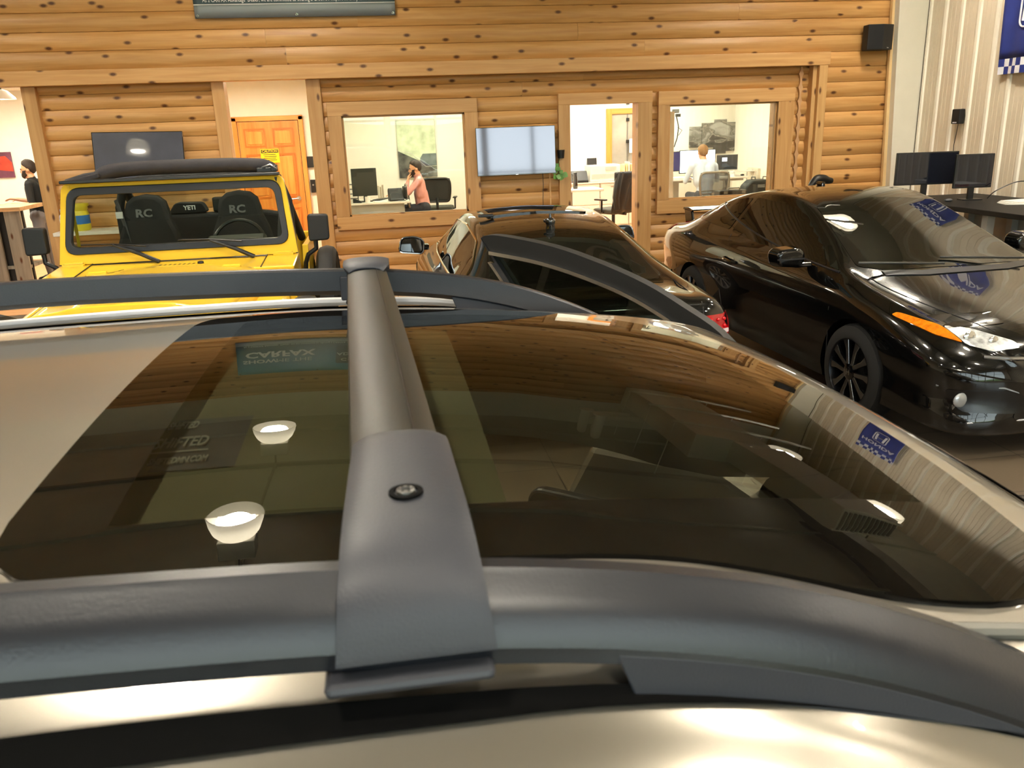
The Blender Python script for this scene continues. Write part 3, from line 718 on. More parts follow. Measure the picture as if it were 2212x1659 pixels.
# roof rails with their foot covers
M_RAIL = mat('satin_charcoal_rail', '1e2026', .33, 0., .0, .6, var=.06, vscale=20, bump=.05, bscale=400)
M_COVER = mat('matt_grey_plastic', '34363d', .48, var=.04, bump=.08, bscale=500)
RT = [(-1.80, 1.598), (-1.7, 1.622), (-1.55, 1.664), (-1.3, 1.70), (-.65, 1.724), (-.35, 1.722), (-.1, 1.714), (.02, 1.705), (.136, 1.688), (.247, 1.661), (.35, 1.621), (.43, 1.580), (.50, 1.537), (.58, 1.488), (.65, 1.442)]
RH = [(-1.8, .004), (-1.6, .03), (-1.3, .038), (.0, .040), (.13, .040), (.25, .042), (.40, .042), (.50, .040), (.58, .030), (.65, .012)]
for s in (-1, 1):
    xs_ = [-1.8+.03*i for i in range(82) if -1.8+.03*i <= .65]; rows = []
    for x in xs_:
        zt = crom(RT, x)[0]; h = crom(RH, x)[0]; o_ = s
        # section: inner top, crown, outer shoulder, outer face, lower lip, underside
        rows.append([(x, o_*.549, zt-h), (x, o_*.549, zt-.004), (x, o_*.552, zt-.0005), (x, o_*.564, zt), (x, o_*.567, zt-.0035), (x, o_*.576, zt-.010-h*.05), (x, o_*.584, zt-h*.55), (x, o_*.5895, zt-h*.98), (x, o_*.5885, zt-h*1.05), (x, o_*.586, zt-h*1.30), (x, o_*.576, zt-h*1.32)])
    n = len(rows[0]); V = [p for r in rows for p in r]; F = [(i*n+j, i*n+(j+1) % n, (i+1)*n+(j+1) % n, (i+1)*n+j) for i in range(len(rows)-1) for j in range(n)]
    F += [tuple(range(n)), tuple(range((len(rows)-1)*n, len(rows)*n))]
    rl = MB().add(V, F).build('roof_rail', M_RAIL, suv, smooth=True, angle=28)
    bm = bmesh.new(); bm.from_mesh(rl.data); bmesh.ops.recalc_face_normals(bm, faces=bm.faces); bm.to_mesh(rl.data); bm.free()
    for (xa, xb, fl_) in ((.118, .44, 1), (-1.62, -1.30, -1)):
        pts = [xa+(xb-xa)*i/12 for i in range(13)]; top_ = [(x, crom(RT, x)[0]-crom(RH, x)[0]*1.1) for x in pts]; bot_ = [(x, zroof(x, .575)-.012) for x in pts]
        if fl_ > 0: bot_[0] = (xa+.014, bot_[0][1])
        else: bot_[-1] = (xb-.014, bot_[-1][1])
        bot_ = [(x, min(z, tz-.003)) for (x, z), (_, tz) in zip(bot_, top_)]
        MB().prism(top_+bot_[::-1], lambda u, v: (u, s*.557, v), lambda u, v: (u, s*.588, v)).build('rail_foot', M_COVER, rl, smooth=True, angle=30, bevel=.003)
# cross bar clamped over both rails
cb = thing('x', '', '', (0, 0, 0)); del cb['label']; del cb['category']; cb.name = 'cross_bar'; cb.parent = suv
def barx(t): return -.0035+(-.035+.0035)*((t+.40)/.90)
prof = [(-.036, -.010), (-.034, -.001), (-.024, .004), (-.008, .0065), (.012, .0065), (.026, .003), (.035, -.004), (.0365, -.012), (.03, -.018), (0, -.021), (-.03, -.018)]
rows = []
for i in range(21):
    t = -.50+1.07*i/20; zz = 1.713+.006*(1-(t/.55)**2); rows.append([(barx(t)+u, t, zz+v) for u, v in prof])
n = len(prof); V = [p for r in rows for p in r]; F = [(i*n+j, i*n+(j+1) % n, (i+1)*n+(j+1) % n, (i+1)*n+j) for i in range(20) for j in range(n)]+[tuple(range(n)), tuple(range(20*n, 21*n))]
bar = MB().add(V, F).build('bar', mat('bar_black_grained', '26251f', .42, var=.05, bump=.12, bscale=700), cb, smooth=True, angle=35)
bm = bmesh.new(); bm.from_mesh(bar.data); bmesh.ops.recalc_face_normals(bm, faces=bm.faces); bm.to_mesh(bar.data); bm.free()
MB().tube([(barx(-.45+.05*i)+.0165, -.45+.05*i, 1.713+.006*(1-((-.45+.05*i)/.55)**2)+.0062) for i in range(20)], .0011, 6).build('bar_groove', M_TRIMB, bar)
def cover(s, name):
    # path over the rail: (t, z, half width)
    if s < 0: pth = [(-.372, 1.7225, .031), (-.378, 1.7255, .0345), (-.395, 1.728, .0365), (-.45, 1.7295, .0375), (-.50, 1.729, .0385), (-.535, 1.726, .0395), (-.562, 1.718, .0405), (-.580, 1.705, .042), (-.590, 1.688, .0435), (-.596, 1.667, .0455)]; xo = .0
    else: pth = [(.478, 1.724, .030), (.485, 1.729, .036), (.50, 1.732, .041), (.55, 1.733, .042), (.575, 1.728, .042), (.592, 1.715, .042), (.60, 1.69, .042), (.602, 1.665, .042)]; xo = -.036
    V = []; F = []; m = 9; d = spline(pth, 3); k = len(d)
    for i, (t, z, hw) in enumerate(d):
        for j in range(m):
            a = -1+2*j/(m-1); V.append((xo+a*hw+(.0 if s > 0 else .0), t, z-(.006*abs(a)**4+.0022*a*a)*(1-i/(k-1))**.7))
    for i in range(k-1):
        for j in range(m-1): F.append((i*m+j, i*m+j+1, (i+1)*m+j+1, (i+1)*m+j))
    o = MB().add(V, F).build(name, M_COVER, cb, smooth=True, angle=60)
    bm = bmesh.new(); bm.from_mesh(o.data); bmesh.ops.recalc_face_normals(bm, faces=bm.faces)
    if sum(f.normal.z for f in bm.faces) < 0: bmesh.ops.reverse_faces(bm, faces=bm.faces[:])
    bm.to_mesh(o.data); bm.free()
    md = o.modifiers.new('s', 'SOLIDIFY'); md.thickness = .012; md.offset = -1
    md = o.modifiers.new('b', 'BEVEL'); md.width = .003; md.segments = 3; md.limit_method = 'ANGLE'
    return o
c0 = cover(-1, 'clamp_cover'); c1 = cover(1, 'clamp_cover')
bo = MB(); bo.lathe([(.0112, 0), (.0112, .0016), (.0076, .0016), (.0074, -.002), (.0074, 0)], 24, (.001, -.506, 1.7285)); bo.build('bolt_recess', mat('recess_black', '040404', .8, spec=.1), c0, smooth=True)
M_BOLT = mat('zinc_bolt', '9a9a98', .35, 1.)
bb = MB(); bb.lathe([(.0062, 0), (.0060, .0022), (.0052, .0027), (.0032, .0027), (.003, .0008), (.001, .0008)], 16, (.001, -.506, 1.7288)); bb.build('bolt', M_BOLT, c0, smooth=True, angle=30)
for k in range(6):
    a = k*math.pi/3; MB().cyl((.001+.0042*math.cos(a), -.506+.0042*math.sin(a), 1.7313), (.001+.0042*math.cos(a), -.506+.0042*math.sin(a), 1.7318), .0009, n=6).build('bolt_lobe', M_TRIMB, c0)
MB().bx(-.053, .044, -.600, -.556, 1.649, 1.657).build('clamp_pad', M_COVER, cb, bevel=.004); MB().bx(-.08, .006, .555, .600, 1.645, 1.652).build('clamp_pad', M_COVER, cb, bevel=.003)
MB().bx(-.087, -.070, .545, .566, 1.655, 1.70).build('clamp_jaw', M_COVER, cb, bevel=.003); MB().bx(-.034, .032, -.43, -.38, 1.66, 1.69).build('clamp_jaw', M_COVER, cb, bevel=.003)
# open front door on the far side
dh = Vector((1.05, .70, 0)); du = Vector((-.75, .66, 0)).normalized(); dn = Vector((.66, .75, 0)).normalized()
dr = thing('x', '', '', (0, 0, 0)); del dr['label']; del dr['category']; dr.name = 'open_door'; dr.parent = suv
def D(u, z, w_=0.): return dh+du*u+dn*w_+Vector((0, 0, z))
def dpx(x, y):
    d = ray(x, y); h3 = dh+Vector((0, YC, 0)); tt = (h3-CP).dot(dn)/d.dot(dn); p = CP+d*tt-Vector((0, YC, 0)); q = p-dh; return (q.dot(du), q.z)
ftop = [dpx(*q) for q in ((1047, 512), (1060, 507), (1100, 510), (1200, 531), (1300, 566), (1400, 611), (1480, 660), (1560, 716))]
fin = [dpx(*q) for q in ((1066, 540), (1180, 563), (1300, 604), (1400, 652), (1500, 722))]
ftop.append((ftop[-1][0]-.10, ftop[-1][1]-.10)); fin.append((fin[-1][0]-.06, fin[-1][1]-.07))
T_ = spline(ftop, 4); I_ = spline(fin, 6); zbelt = 1.10
L = min(len(T_), len(I_)); T2 = [T_[int(i*(len(T_)-1)/(L-1))] for i in range(L)]; I2 = [I_[int(i*(len(I_)-1)/(L-1))] for i in range(L)]
def strip(A, B, w0, w1, name, mt, p):
    n = len(A); V = [D(*a, w0) for a in A]+[D(*b_, w0) for b_ in B]+[D(*a, w1) for a in A]+[D(*b_, w1) for b_ in B]; F = []
    for i in range(n-1):
        F += [(i, i+1, n+i+1, n+i), (2*n+i, 3*n+i, 3*n+i+1, 2*n+i+1), (i, 2*n+i, 2*n+i+1, i+1), (n+i, n+i+1, 3*n+i+1, 3*n+i)]
    F += [(0, n, 3*n, 2*n), (n-1, 3*n-1, 4*n-1, 2*n-1)]
    o = MB().add(V, F).build(name, mt, p, smooth=True, angle=40)
    bm = bmesh.new(); bm.from_mesh(o.data); bmesh.ops.recalc_face_normals(bm, faces=bm.faces); bm.to_mesh(o.data); bm.free(); return o
fr_ = strip(T2, I2, -.018, .018, 'window_frame', mat('door_seal_black', '0e0e0e', .6, var=.05), dr)
I3 = [(a, b_-.010) for a, b_ in I2]; strip(I2, I3, -.026, -.012, 'bright_trim', mat('satin_aluminium', 'c9c9cb', .22, 1.), fr_)
B0 = ftop[0]; Bq = dpx(1112, 612); dirb = ((Bq[0]-fin[0][0]), (Bq[1]-fin[0][1])); sc = (fin[0][1]-zbelt)/(-dirb[1])
Bbot = (fin[0][0]+dirb[0]*sc, zbelt); wB = .055
strip([(ftop[0][0]+.002, ftop[0][1]), (Bbot[0]+wB, zbelt)], [fin[0], Bbot], -.02, .02, 'pillar_frame', M_TRIMB, fr_)
strip([(fin[0][0]-.002, fin[0][1]-.03), (Bbot[0]-.002, zbelt)], [(fin[0][0]-.016, fin[0][1]-.034), (Bbot[0]-.016, zbelt)], -.036, -.02, 'bright_trim', MATS['satin_aluminium'], fr_)
gp = [fin[0], *I2[1:], (I2[-1][0], zbelt), Bbot]
MB().prism(gp, lambda u, v: D(u, v, -.002), lambda u, v: D(u, v, .003)).build('door_glass', glass('door_glass_tint', '7f8a80', 1.5), dr)
MB().prism([(.0, .38), (1.02, .38), (Bbot[0]+wB, zbelt), (I2[-1][0]-.02, zbelt), (.02, .95)], lambda u, v: D(u, v, -.055), lambda u, v: D(u, v, .05)).build('door_panel', [P_SILVER], dr, bevel=.02)
MB().prism(rrect(.25, .85, .62, .95, .05), lambda u, v: D(u, v, -.09), lambda u, v: D(u, v, -.05)).build('door_trim', M_TRIMB, dr, bevel=.01)
# ================================================================== YELLOW OFF-ROADER
jeep = thing('off_road_car', 'yellow open-top off-roader with rolled soft top and folded wipers', 'car', (-1.41, 6.1, 0))
P_YEL = paint('yellow_paint', 'f4c838', 0., .3); M_SEATB = mat('black_seat_cloth', '17171a', .85, var=.15, vscale=40); M_STOP = mat('soft_top_vinyl', '2b272b', .7, var=.15, vscale=15, bump=.3, bscale=60)
def ring2(outer, inner, y0, y1, rake, zb, name, mt, parent, bevel=.0):
    n = len(outer); V = []
    for y in (y0, y1):
        for L_ in (outer, inner): V += [(x, y+(z-zb)*rake, z) for x, z in L_]
    F = []
    for i in range(n):
        j = (i+1) % n
        F += [(i, j, n+j, n+i), (2*n+i, 3*n+i, 3*n+j, 2*n+j), (i, 2*n+i, 2*n+j, j), (n+i, n+j, 3*n+j, 3*n+i)]
    o = MB().add(V, F).build(name, mt, parent, smooth=True, angle=35, bevel=bevel)
    bm = bmesh.new(); bm.from_mesh(o.data); bmesh.ops.recalc_face_normals(bm, faces=bm.faces); bm.to_mesh(o.data); bm.free(); return o
RK = .22
fo = rpoly([(-.80, 1.155), (.80, 1.155), (.738, 1.695), (-.735, 1.695)], [.01, .01, .06, .06], 6)
so = rpoly([(-.755, 1.222), (.748, 1.222), (.712, 1.664), (-.70, 1.664)], .085, 6); si = rpoly([(-.712, 1.268), (.702, 1.268), (.668, 1.612), (-.66, 1.612)], .055, 6)
ring2(fo, so, -.02, .035, RK, 1.155, 'windscreen_frame', P_YEL, jeep, .004)
ring2(so, si, -.03, .02, RK, 1.155, 'windscreen_seal', M_TRIMB, jeep, .004)
MB().prism(si, lambda u, v: (u, .0+(v-1.155)*RK, v), lambda u, v: (u, .006+(v-1.155)*RK, v)).build('windscreen', glass('clear_windscreen', 'e6ede6', 1.5), jeep)
MB().bx(-.72, .72, .02, .10, 1.693, 1.715).build('top_channel', M_TRIMB, jeep, bevel=.006)
# cowl, hood, fenders
MB().pyz([(-.40, 1.085), (-.40, 1.125), (-.05, 1.15), (.04, 1.155), (.04, .75), (-.40, .75)], -.80, .80).build('cowl', P_YEL, jeep, bevel=.012, bseg=3)
for s in (-1, 1): MB().tube([(s*.585, -.40, 1.128), (s*.585, -.02, 1.156)], .004, 6).tube([(s*.585, .02, 1.16), (s*.80, -.02, 1.158)], .003, 6).build('cowl_seam', M_TRIMB, jeep)
MB().tube([(-.585, -.045, 1.153), (.585, -.045, 1.153)], .006, 6).build('cowl_seam', M_TRIMB, jeep)
for i in range(8): MB().add([(-.115+i*.031, -.20, 1.1425), (-.10+i*.031, -.20, 1.1425), (-.09+i*.031, -.165, 1.146), (-.105+i*.031, -.165, 1.146)], [(0, 1, 2, 3)]).build('cowl_louvre', mat('louvre_dark', '4a3a10', .6), jeep)
MB().lathe([(.022, 0), (.02, .012), (.008, .016)], 14, (.16, -.18, 1.143)).build('washer_nozzle', M_BLACK, jeep, smooth=True)
def hoodz(x, y):
    w_ = .60+.07*(y+.42)/1.1; a = min(1., abs(x)/w_); return 1.128+.045*(y+.4)*.9+.028*(1-a**2)+.016*(1/(1+math.exp((abs(x)-.30)*45)))-.07*max(0, a-.86)**1.0/.14*.6
us = [-1+2*i/36 for i in range(37)]; vs = [-.405-1.12*i/22 for i in range(23)]
hd = MB().grid(lambda u, v: (u*(.60+.07*(v+.42)/1.1), v, hoodz(u*(.60+.07*(v+.42)/1.1), v)), us, vs)
for sg in (-1, 1):
    e_ = [(sg*(.60+.07*(v+.42)/1.1), v, hoodz(.60+.07*(v+.42)/1.1, v)) for v in vs]; n_ = len(hd.v); hd.add(e_+[(x*1.01, y, z-.12) for x, y, z in e_], [(i, i+1, len(e_)+i+1, len(e_)+i) for i in range(len(e_)-1)])
e_ = [(u*(.60+.07*(vs[-1]+.42)/1.1), vs[-1], hoodz(u*(.60+.07*(vs[-1]+.42)/1.1), vs[-1])) for u in us]
hd.add(e_+[(x, y-.03, z-.02) for x, y, z in e_]+[(x, y-.035, min(z-.05, 1.04)) for x, y, z in e_], [(i, i+1, len(e_)*(k+1)+i+1-len(e_)*0, len(e_)*(k+1)+i) if k == 0 else (len(e_)+i, len(e_)+i+1, 2*len(e_)+i+1, 2*len(e_)+i) for k in range(2) for i in range(len(e_)-1)])
hd = hd.build('hood', P_YEL, jeep, smooth=True, angle=180, solid=.03); fixn(hd)
for s, xh in ((-1, -.44), (1, .40)):
    MB().bx(xh-.06, xh+.06, -.44, -.405, 1.135, 1.150).bx(xh-.05, xh+.05, -.405, -.37, 1.130, 1.144).cyl((xh-.055, -.40, 1.147), (xh+.055, -.40, 1.147), .009, n=10).build('hood_hinge', P_YEL, jeep, bevel=.004)
    MB().bx(s*.70-.07, s*.70+.07, -.065, -.03, 1.145, 1.165).cyl((s*.70-.06, -.04, 1.168), (s*.70+.06, -.04, 1.168), .009, n=10).build('windscreen_hinge', P_YEL, jeep, bevel=.003)
    # fender: top skin rolling down
    us = [i/14 for i in range(15)]; vs = [-.40-1.13*i/14 for i in range(15)]
    def fz(u, v):
        wi = .60+.07*(v+.42)/1.1; xo = .74; x = wi-.03+(xo-wi+.03)*min(1, u*1.25); e = max(0, u-.7)/.3
        return (s*(x-.0+.02*math.sin(min(1, u)*1.57)), v, .985-.02*u+.035*(v+.4)-.30*e**1.6-(.10*max(0, (-v-1.30)/.23)**2))
    fo_ = MB().grid(fz, us, vs, flip=(s > 0)).build('fender', P_YEL, jeep, smooth=True, angle=180, solid=.02); fixn(fo_)
    # black flares and wheels
    for wy in (-.98, 1.42):
        pts = [(s*.90, wy+.50*math.cos(a), .46+.50*math.sin(a)) for a in [math.pi*i/14 for i in range(15)]]
        MB().tube(pts, .06, 8, flat=1.4, up=(1, 0, 0)).build('wheel_flare', mat('flare_black', '0c0c0d', .65), jeep, smooth=True)
        w_ = wheel(jeep, s*.79, wy, .42, .21, .27, 1, M_BALU, 5, 'plain'); w_.rotation_euler = (0, R_(90*s), 0)
# tub
MB().bx(-.78, .78, .04, 1.95, .52, .60).build('floor_pan', M_TRIMB, jeep)
for s in (-1, 1):
    MB().pyz([(.04, .55), (.04, 1.12), (.14, 1.12), (.22, .80), (.80, .80), (.92, 1.10), (1.95, 1.10), (1.95, .55)], s*.74, s*.79).build('tub_side', P_YEL, jeep, bevel=.008)
MB().bx(-.78, .78, 1.90, 1.96, .55, 1.10).build('tailgate', P_YEL, jeep, bevel=.01)
# grille, lamps, bumper
MB().bx(-.56, .56, -1.56, -.42, .80, 1.03).build('engine_bay_sides', P_YEL, jeep, bevel=.01)
gl_ = MB().pxz(rpoly([(-.62, .68), (.62, .68), (.56, 1.075), (-.56, 1.075)], .05), -1.60, -1.50).build('grille_panel', P_YEL, jeep, bevel=.01)
for i in range(7): MB().bx(-.255+i*.085-.022, -.255+i*.085+.022, -1.606, -1.595, .74, 1.02).build('grille_slot', M_BLACK, gl_)
for s in (-1, 1): MB().lathe([(.095, 0), (.09, .02), (.05, .035), (.002, .04)], 20, (s*.40, -1.60, .92), Matrix.Rotation(R_(90), 3, 'X')).build('headlamp', mat('lamp_lens', 'd9dde0', .08, .3), gl_, smooth=True)
MB().bx(-.75, .75, -1.78, -1.64, .52, .66).build('front_bumper', M_TRIMB, jeep, bevel=.02)
MB().bx(-.40, .40, -1.6, 1.9, .38, .52).build('chassis', M_TRIMB, jeep)
# wipers
for (px, tx) in ((-.13, -.60), (.505, .16)):
    wp = MB(); wp.tube([(px, -.085, 1.155), (px-.12, -.075, 1.215), (px-.24, -.068, 1.262), (px-.29, -.066, 1.282)], [.016, .014, .009, .007], 8); o = wp.build('wiper', M_BLACK, jeep, smooth=True)
    MB().tube([(px-.50, -.045, 1.292), (px-.29, -.05, 1.286), (px-.08, -.05, 1.262)], .006, 6).build('wiper_blade', M_BLACK, o, smooth=True)
# mirrors
for s, mx, mz in ((1, .955, 1.325), (-1, -.93, 1.325)):
    m_ = MB().pxz(rpoly([(mx-.074, mz-.095), (mx+.07, mz-.09), (mx+.072, mz+.09), (mx-.07, mz+.095)], .025, 5), -.02, .05).build('door_mirror', mat('mirror_shell_black', '121214', .5), jeep, bevel=.012, bseg=3)
    MB().tube([(mx-.03*s, .02, mz-.09), (mx-.03*s, .02, mz-.15), (mx-.09*s, .03, mz-.19), (mx-.115*s, .04, mz-.25), (mx-.13*s, .05, mz-.38)], .017, 8).build('mirror_arm', M_BLACK, m_, smooth=True)
# cabin: dash, wheel, seats, roll cage
MB().pyz([(.06, 1.10), (.06, 1.19), (.14, 1.225), (.26, 1.20), (.28, 1.02), (.06, .95)], -.70, .70).build('dashboard', mat('dash_black', '1c1c1d', .6), jeep, bevel=.02, bseg=3)
MB().pyz([(.08, 1.20), (.10, 1.262), (.18, 1.285), (.28, 1.27), (.3, 1.18)], .16, .56).build('gauge_hood', mat('dash_grey', '45463f', .6), jeep, bevel=.02, bseg=3)
sw = [(.335+.185*math.cos(a), .42+.07*math.sin(a), 1.195+.165*math.sin(a)) for a in [2*math.pi*i/28 for i in range(28)]]
swo = MB().tube(sw, .014, 8, closed=True).build('steering_wheel', mat('wheel_leather', '1a1a1a', .3), jeep, smooth=True)
MB().box((.335, .42, 1.19), (.12, .06, .10)).cyl((.335, .42, 1.19), (.335, .25, 1.12), .03, n=10).bx(.16, .51, .41, .43, 1.185, 1.205).build('wheel_hub', M_BLACK, swo, bevel=.008)
def jseat(x0):
    t_ = MB(); b_ = [(-.235, .95), (-.235, 1.18), (-.20, 1.28), (-.165, 1.36), (-.165, 1.42), (-.145, 1.49), (-.09, 1.535), (0, 1.55), (.09, 1.535), (.145, 1.49), (.165, 1.42), (.175, 1.36), (.215, 1.27), (.24, 1.18), (.24, .95)]
    b_ = [(x+x0, z) for x, z in b_]
    o = MB().prism(b_, lambda u, v: (u, .82+(v-.95)*.18, v), lambda u, v: (u, .95+(v-.95)*.18, v)).build('seat_back', M_SEATB, jeep, smooth=True, angle=45, bevel=.03, bseg=3)
    MB().bx(x0-.25, x0+.25, .42, .92, .80, .95).build('seat_cushion', M_SEATB, o, bevel=.04, bseg=3)
    yy = .82+(1.41-.95)*.18-.004
    text('RC', .085, frame_M((x0-.01, yy-.004, 1.408), (1, 0, 0), (0, .18, 1)), mat('grey_embroidery', '6d6d70', .7), 'seat_lettering', o, bold=.003, xs=1.15)
    MB().bx(x0-.165, x0+.17, yy-.006, yy, 1.352, 1.358).build('seat_seam', M_TRIMB, o)
jseat(-.43); jseat(.28)
MB().prism(rpoly([(-.62, .80), (.62, .80), (.62, 1.30), (.40, 1.345), (-.40, 1.345), (-.62, 1.30)], .05), lambda u, v: (u, 1.45, v), lambda u, v: (u, 1.60, v)).build('rear_bench', M_SEATB, jeep, bevel=.03, bseg=3)
cage = MB()
for s in (-1, 1): cage.tube([(s*.66, 1.05, .6), (s*.655, 1.05, 1.45), (s*.60, 1.05, 1.63), (s*.40, 1.05, 1.67)], .035, 10)
cage.tube([(-.42, 1.05, 1.67), (.42, 1.05, 1.67)], .035, 10)
for s in (-1, 1): cage.tube([(s*.60, 1.05, 1.63), (s*.66, .1, 1.64)], .03, 10); cage.tube([(s*.60, 1.05, 1.62), (s*.66, 1.85, 1.05)], .035, 10)
cage.build('roll_cage', mat('cage_padding', '1b1c1d', .7), jeep, smooth=True, angle=60)
for s in (-1, 1):
    MB().tube([(s*.64, .92, 1.52), (s*.60, .90, 1.35), (s*.55, .86, 1.0)], .028, 6, flat=.2).build('seat_belt', mat('belt_grey', '4b4c50', .7), jeep)
    MB().bx(s*.62-.025, s*.62+.025, .875, .89, 1.38, 1.43).build('belt_tag', mat('tag_white', 'd8d8d8', .5), jeep)
    MB().tube([(s*.69, .10, 1.68), (s*.69, .10, 1.16)], .012, 6).build('side_bar', P_YEL if s < 0 else M_TRIMB, jeep)
# rolled soft top lying across the header
pth = spline([(-.56, .20, 1.705), (-.50, .20, 1.735), (-.40, .21, 1.762), (-.2, .22, 1.772), (.1, .22, 1.772), (.4, .22, 1.768), (.60, .22, 1.755), (.68, .21, 1.735)], 4)
rr = [.022+.028*min(1, i/5) if i < 8 else (.05 if i < len(pth)-5 else .05-.006*(i-len(pth)+5)) for i in range(len(pth))]
MB().tube(pth, rr, 14).build('rolled_soft_top', M_STOP, jeep, smooth=True)
MB().box((-.60, .17, 1.715), (.22, .10, .035), Matrix.Rotation(R_(-12), 3, 'Y')).tube([(-.72, .15, 1.70), (-.60, .18, 1.735), (-.48, .2, 1.75)], .02, 8).build('top_fold', M_STOP, jeep, bevel=.012)
MB().bx(.56, .69, .12, .22, 1.712, 1.745).bx(.66, .70, .10, .20, 1.715, 1.76).build('top_latch', M_BLACK, jeep, bevel=.006)
MB().tube([(.60, .12, 1.745), (.66, .11, 1.765), (.70, .10, 1.735)], .007, 6).build('latch_hook', M_BALU, jeep, smooth=True)
# things on the rear bench
cool = thing('cooler_bag', 'black soft bag with white lettering on the yellow car rear bench', 'bag', (-1.64, 7.62, 1.350))
MB().prism(rpoly([(-.16, 0), (.16, 0), (.12, .085), (-.10, .09)], .03), lambda u, v: (u, -.06, v), lambda u, v: (u, .07, v)).build('bag_body', M_SEATB, cool, bevel=.015)
text('YETI', .05, frame_M((.02, -.068, .045), (1, 0, 0), (0, 0, 1)), mw, 'bag_lettering', cool, bold=.0015)
sb = MB().bx(-.095, .095, -.05, .06, 0, .12).build('speaker_box', M_BLACK, None, bevel=.012); sb.location = (-1.34, 7.63, 1.350); tag(sb, 'small black speaker box on the yellow car rear bench', 'speaker')
# ================================================================== DARK COUPE (seen from behind)
P_BLK = paint('black_brown_paint', '0b0a09', .0, .2); P_BLK2 = paint('deep_black_paint', '060606', .0, .18)
def coupe_sec(T):
    def f(x):
        zt, wr, dr, wb, zb, wm, zm, wl, zl, zbot = crom(T, x)
        return [(0, zt), (.45*wr, zt-.18*dr), (.8*wr, zt-.55*dr), (wr, zt-dr), (wr*.52+wb*.48+.012, (zt-dr)*.5+zb*.5+.012), (wb, zb), (wb+.55*(wm-wb)+.008, zb-.35*(zb-zm)), (wm, zm), (wm-.012, (zm+zl)*.5), (wl, zl), (wl-.10, zbot), (0, zbot)]
    return f
aud = thing('dark_coupe', 'dark coupe with red tail lamps, its rear window beside the open door', 'car', (1.22, 6.98, 0), R_(90))
TA = [  # x   zt    wr   dr   wb   zb    wm   zm   wl   zl   zbot
    (-2.31, .66, .55, .03, .68, .60, .74, .52, .72, .38, .30), (-2.285, .86, .60, .03, .74, .80, .80, .66, .78, .40, .26), (-2.24, .935, .63, .03, .77, .87, .84, .70, .82, .38, .25), (-2.15, .955, .64, .03, .79, .89, .87, .71, .85, .34, .22),
    (-1.95, .962, .65, .035, .80, .90, .90, .71, .88, .30, .2), (-1.78, .985, .64, .045, .81, .905, .915, .71, .89, .28, .2), (-1.5, 1.085, .60, .055, .81, .905, .92, .70, .89, .27, .2), (-1.2, 1.19, .555, .06, .80, .905, .92, .69, .89, .27, .2),
    (-.95, 1.248, .53, .055, .79, .905, .92, .68, .89, .27, .2), (-.5, 1.298, .54, .055, .79, .90, .92, .67, .89, .27, .2), (0, 1.312, .55, .055, .79, .89, .92, .66, .89, .27, .2), (.35, 1.28, .55, .055, .79, .88, .92, .66, .89, .27, .2),
    (.7, 1.17, .57, .06, .79, .87, .92, .66, .89, .27, .2), (1.05, 1.02, .62, .06, .79, .86, .92, .66, .89, .27, .2), (1.25, .955, .66, .05, .79, .85, .92, .66, .89, .27, .2), (1.7, .88, .66, .05, .78, .79, .91, .64, .88, .27, .2), (2.1, .78, .60, .06, .72, .69, .86, .58, .83, .28, .2), (2.25, .68, .5, .06, .62, .60, .74, .5, .72, .3, .22), (2.31, .56, .42, .04, .52, .5, .6, .45, .6, .32, .26)]
xs = [-2.31, -2.3, -2.285, -2.26, -2.24, -2.2, -2.15]+[-2.1+.06*i for i in range(70)]+[2.14, 2.2, 2.25, 2.29, 2.31]
xs = sorted(set(round(x, 3) for x in xs if x <= 2.31))
ab, abv = hull('body', xs, coupe_sec(TA), P_BLK, aud, 4, [(-1.36, .60, 1.1, .33, .37), (1.39, .60, 1.1, .33, .37)])
top(abv, aud, 'rear_window', rpoly([(-1.80, -.585), (-1.08, -.475), (-1.02, -.25), (-1.0, 0), (-1.02, .25), (-1.08, .475), (-1.80, .585), (-1.87, .3), (-1.88, 0), (-1.87, -.3)], .05), M_DGLASS, res=.06)
top(abv, aud, 'windscreen', rpoly([(.40, -.48), (.40, .48), (1.18, .64), (1.24, 0), (1.18, -.64)], .05), M_DGLASS)
top(abv, aud, 'sunroof', rpoly([(-.40, -.40), (.25, -.42), (.27, 0), (.25, .42), (-.40, .40)], .05), M_DGLASS, .012, thick=.014)
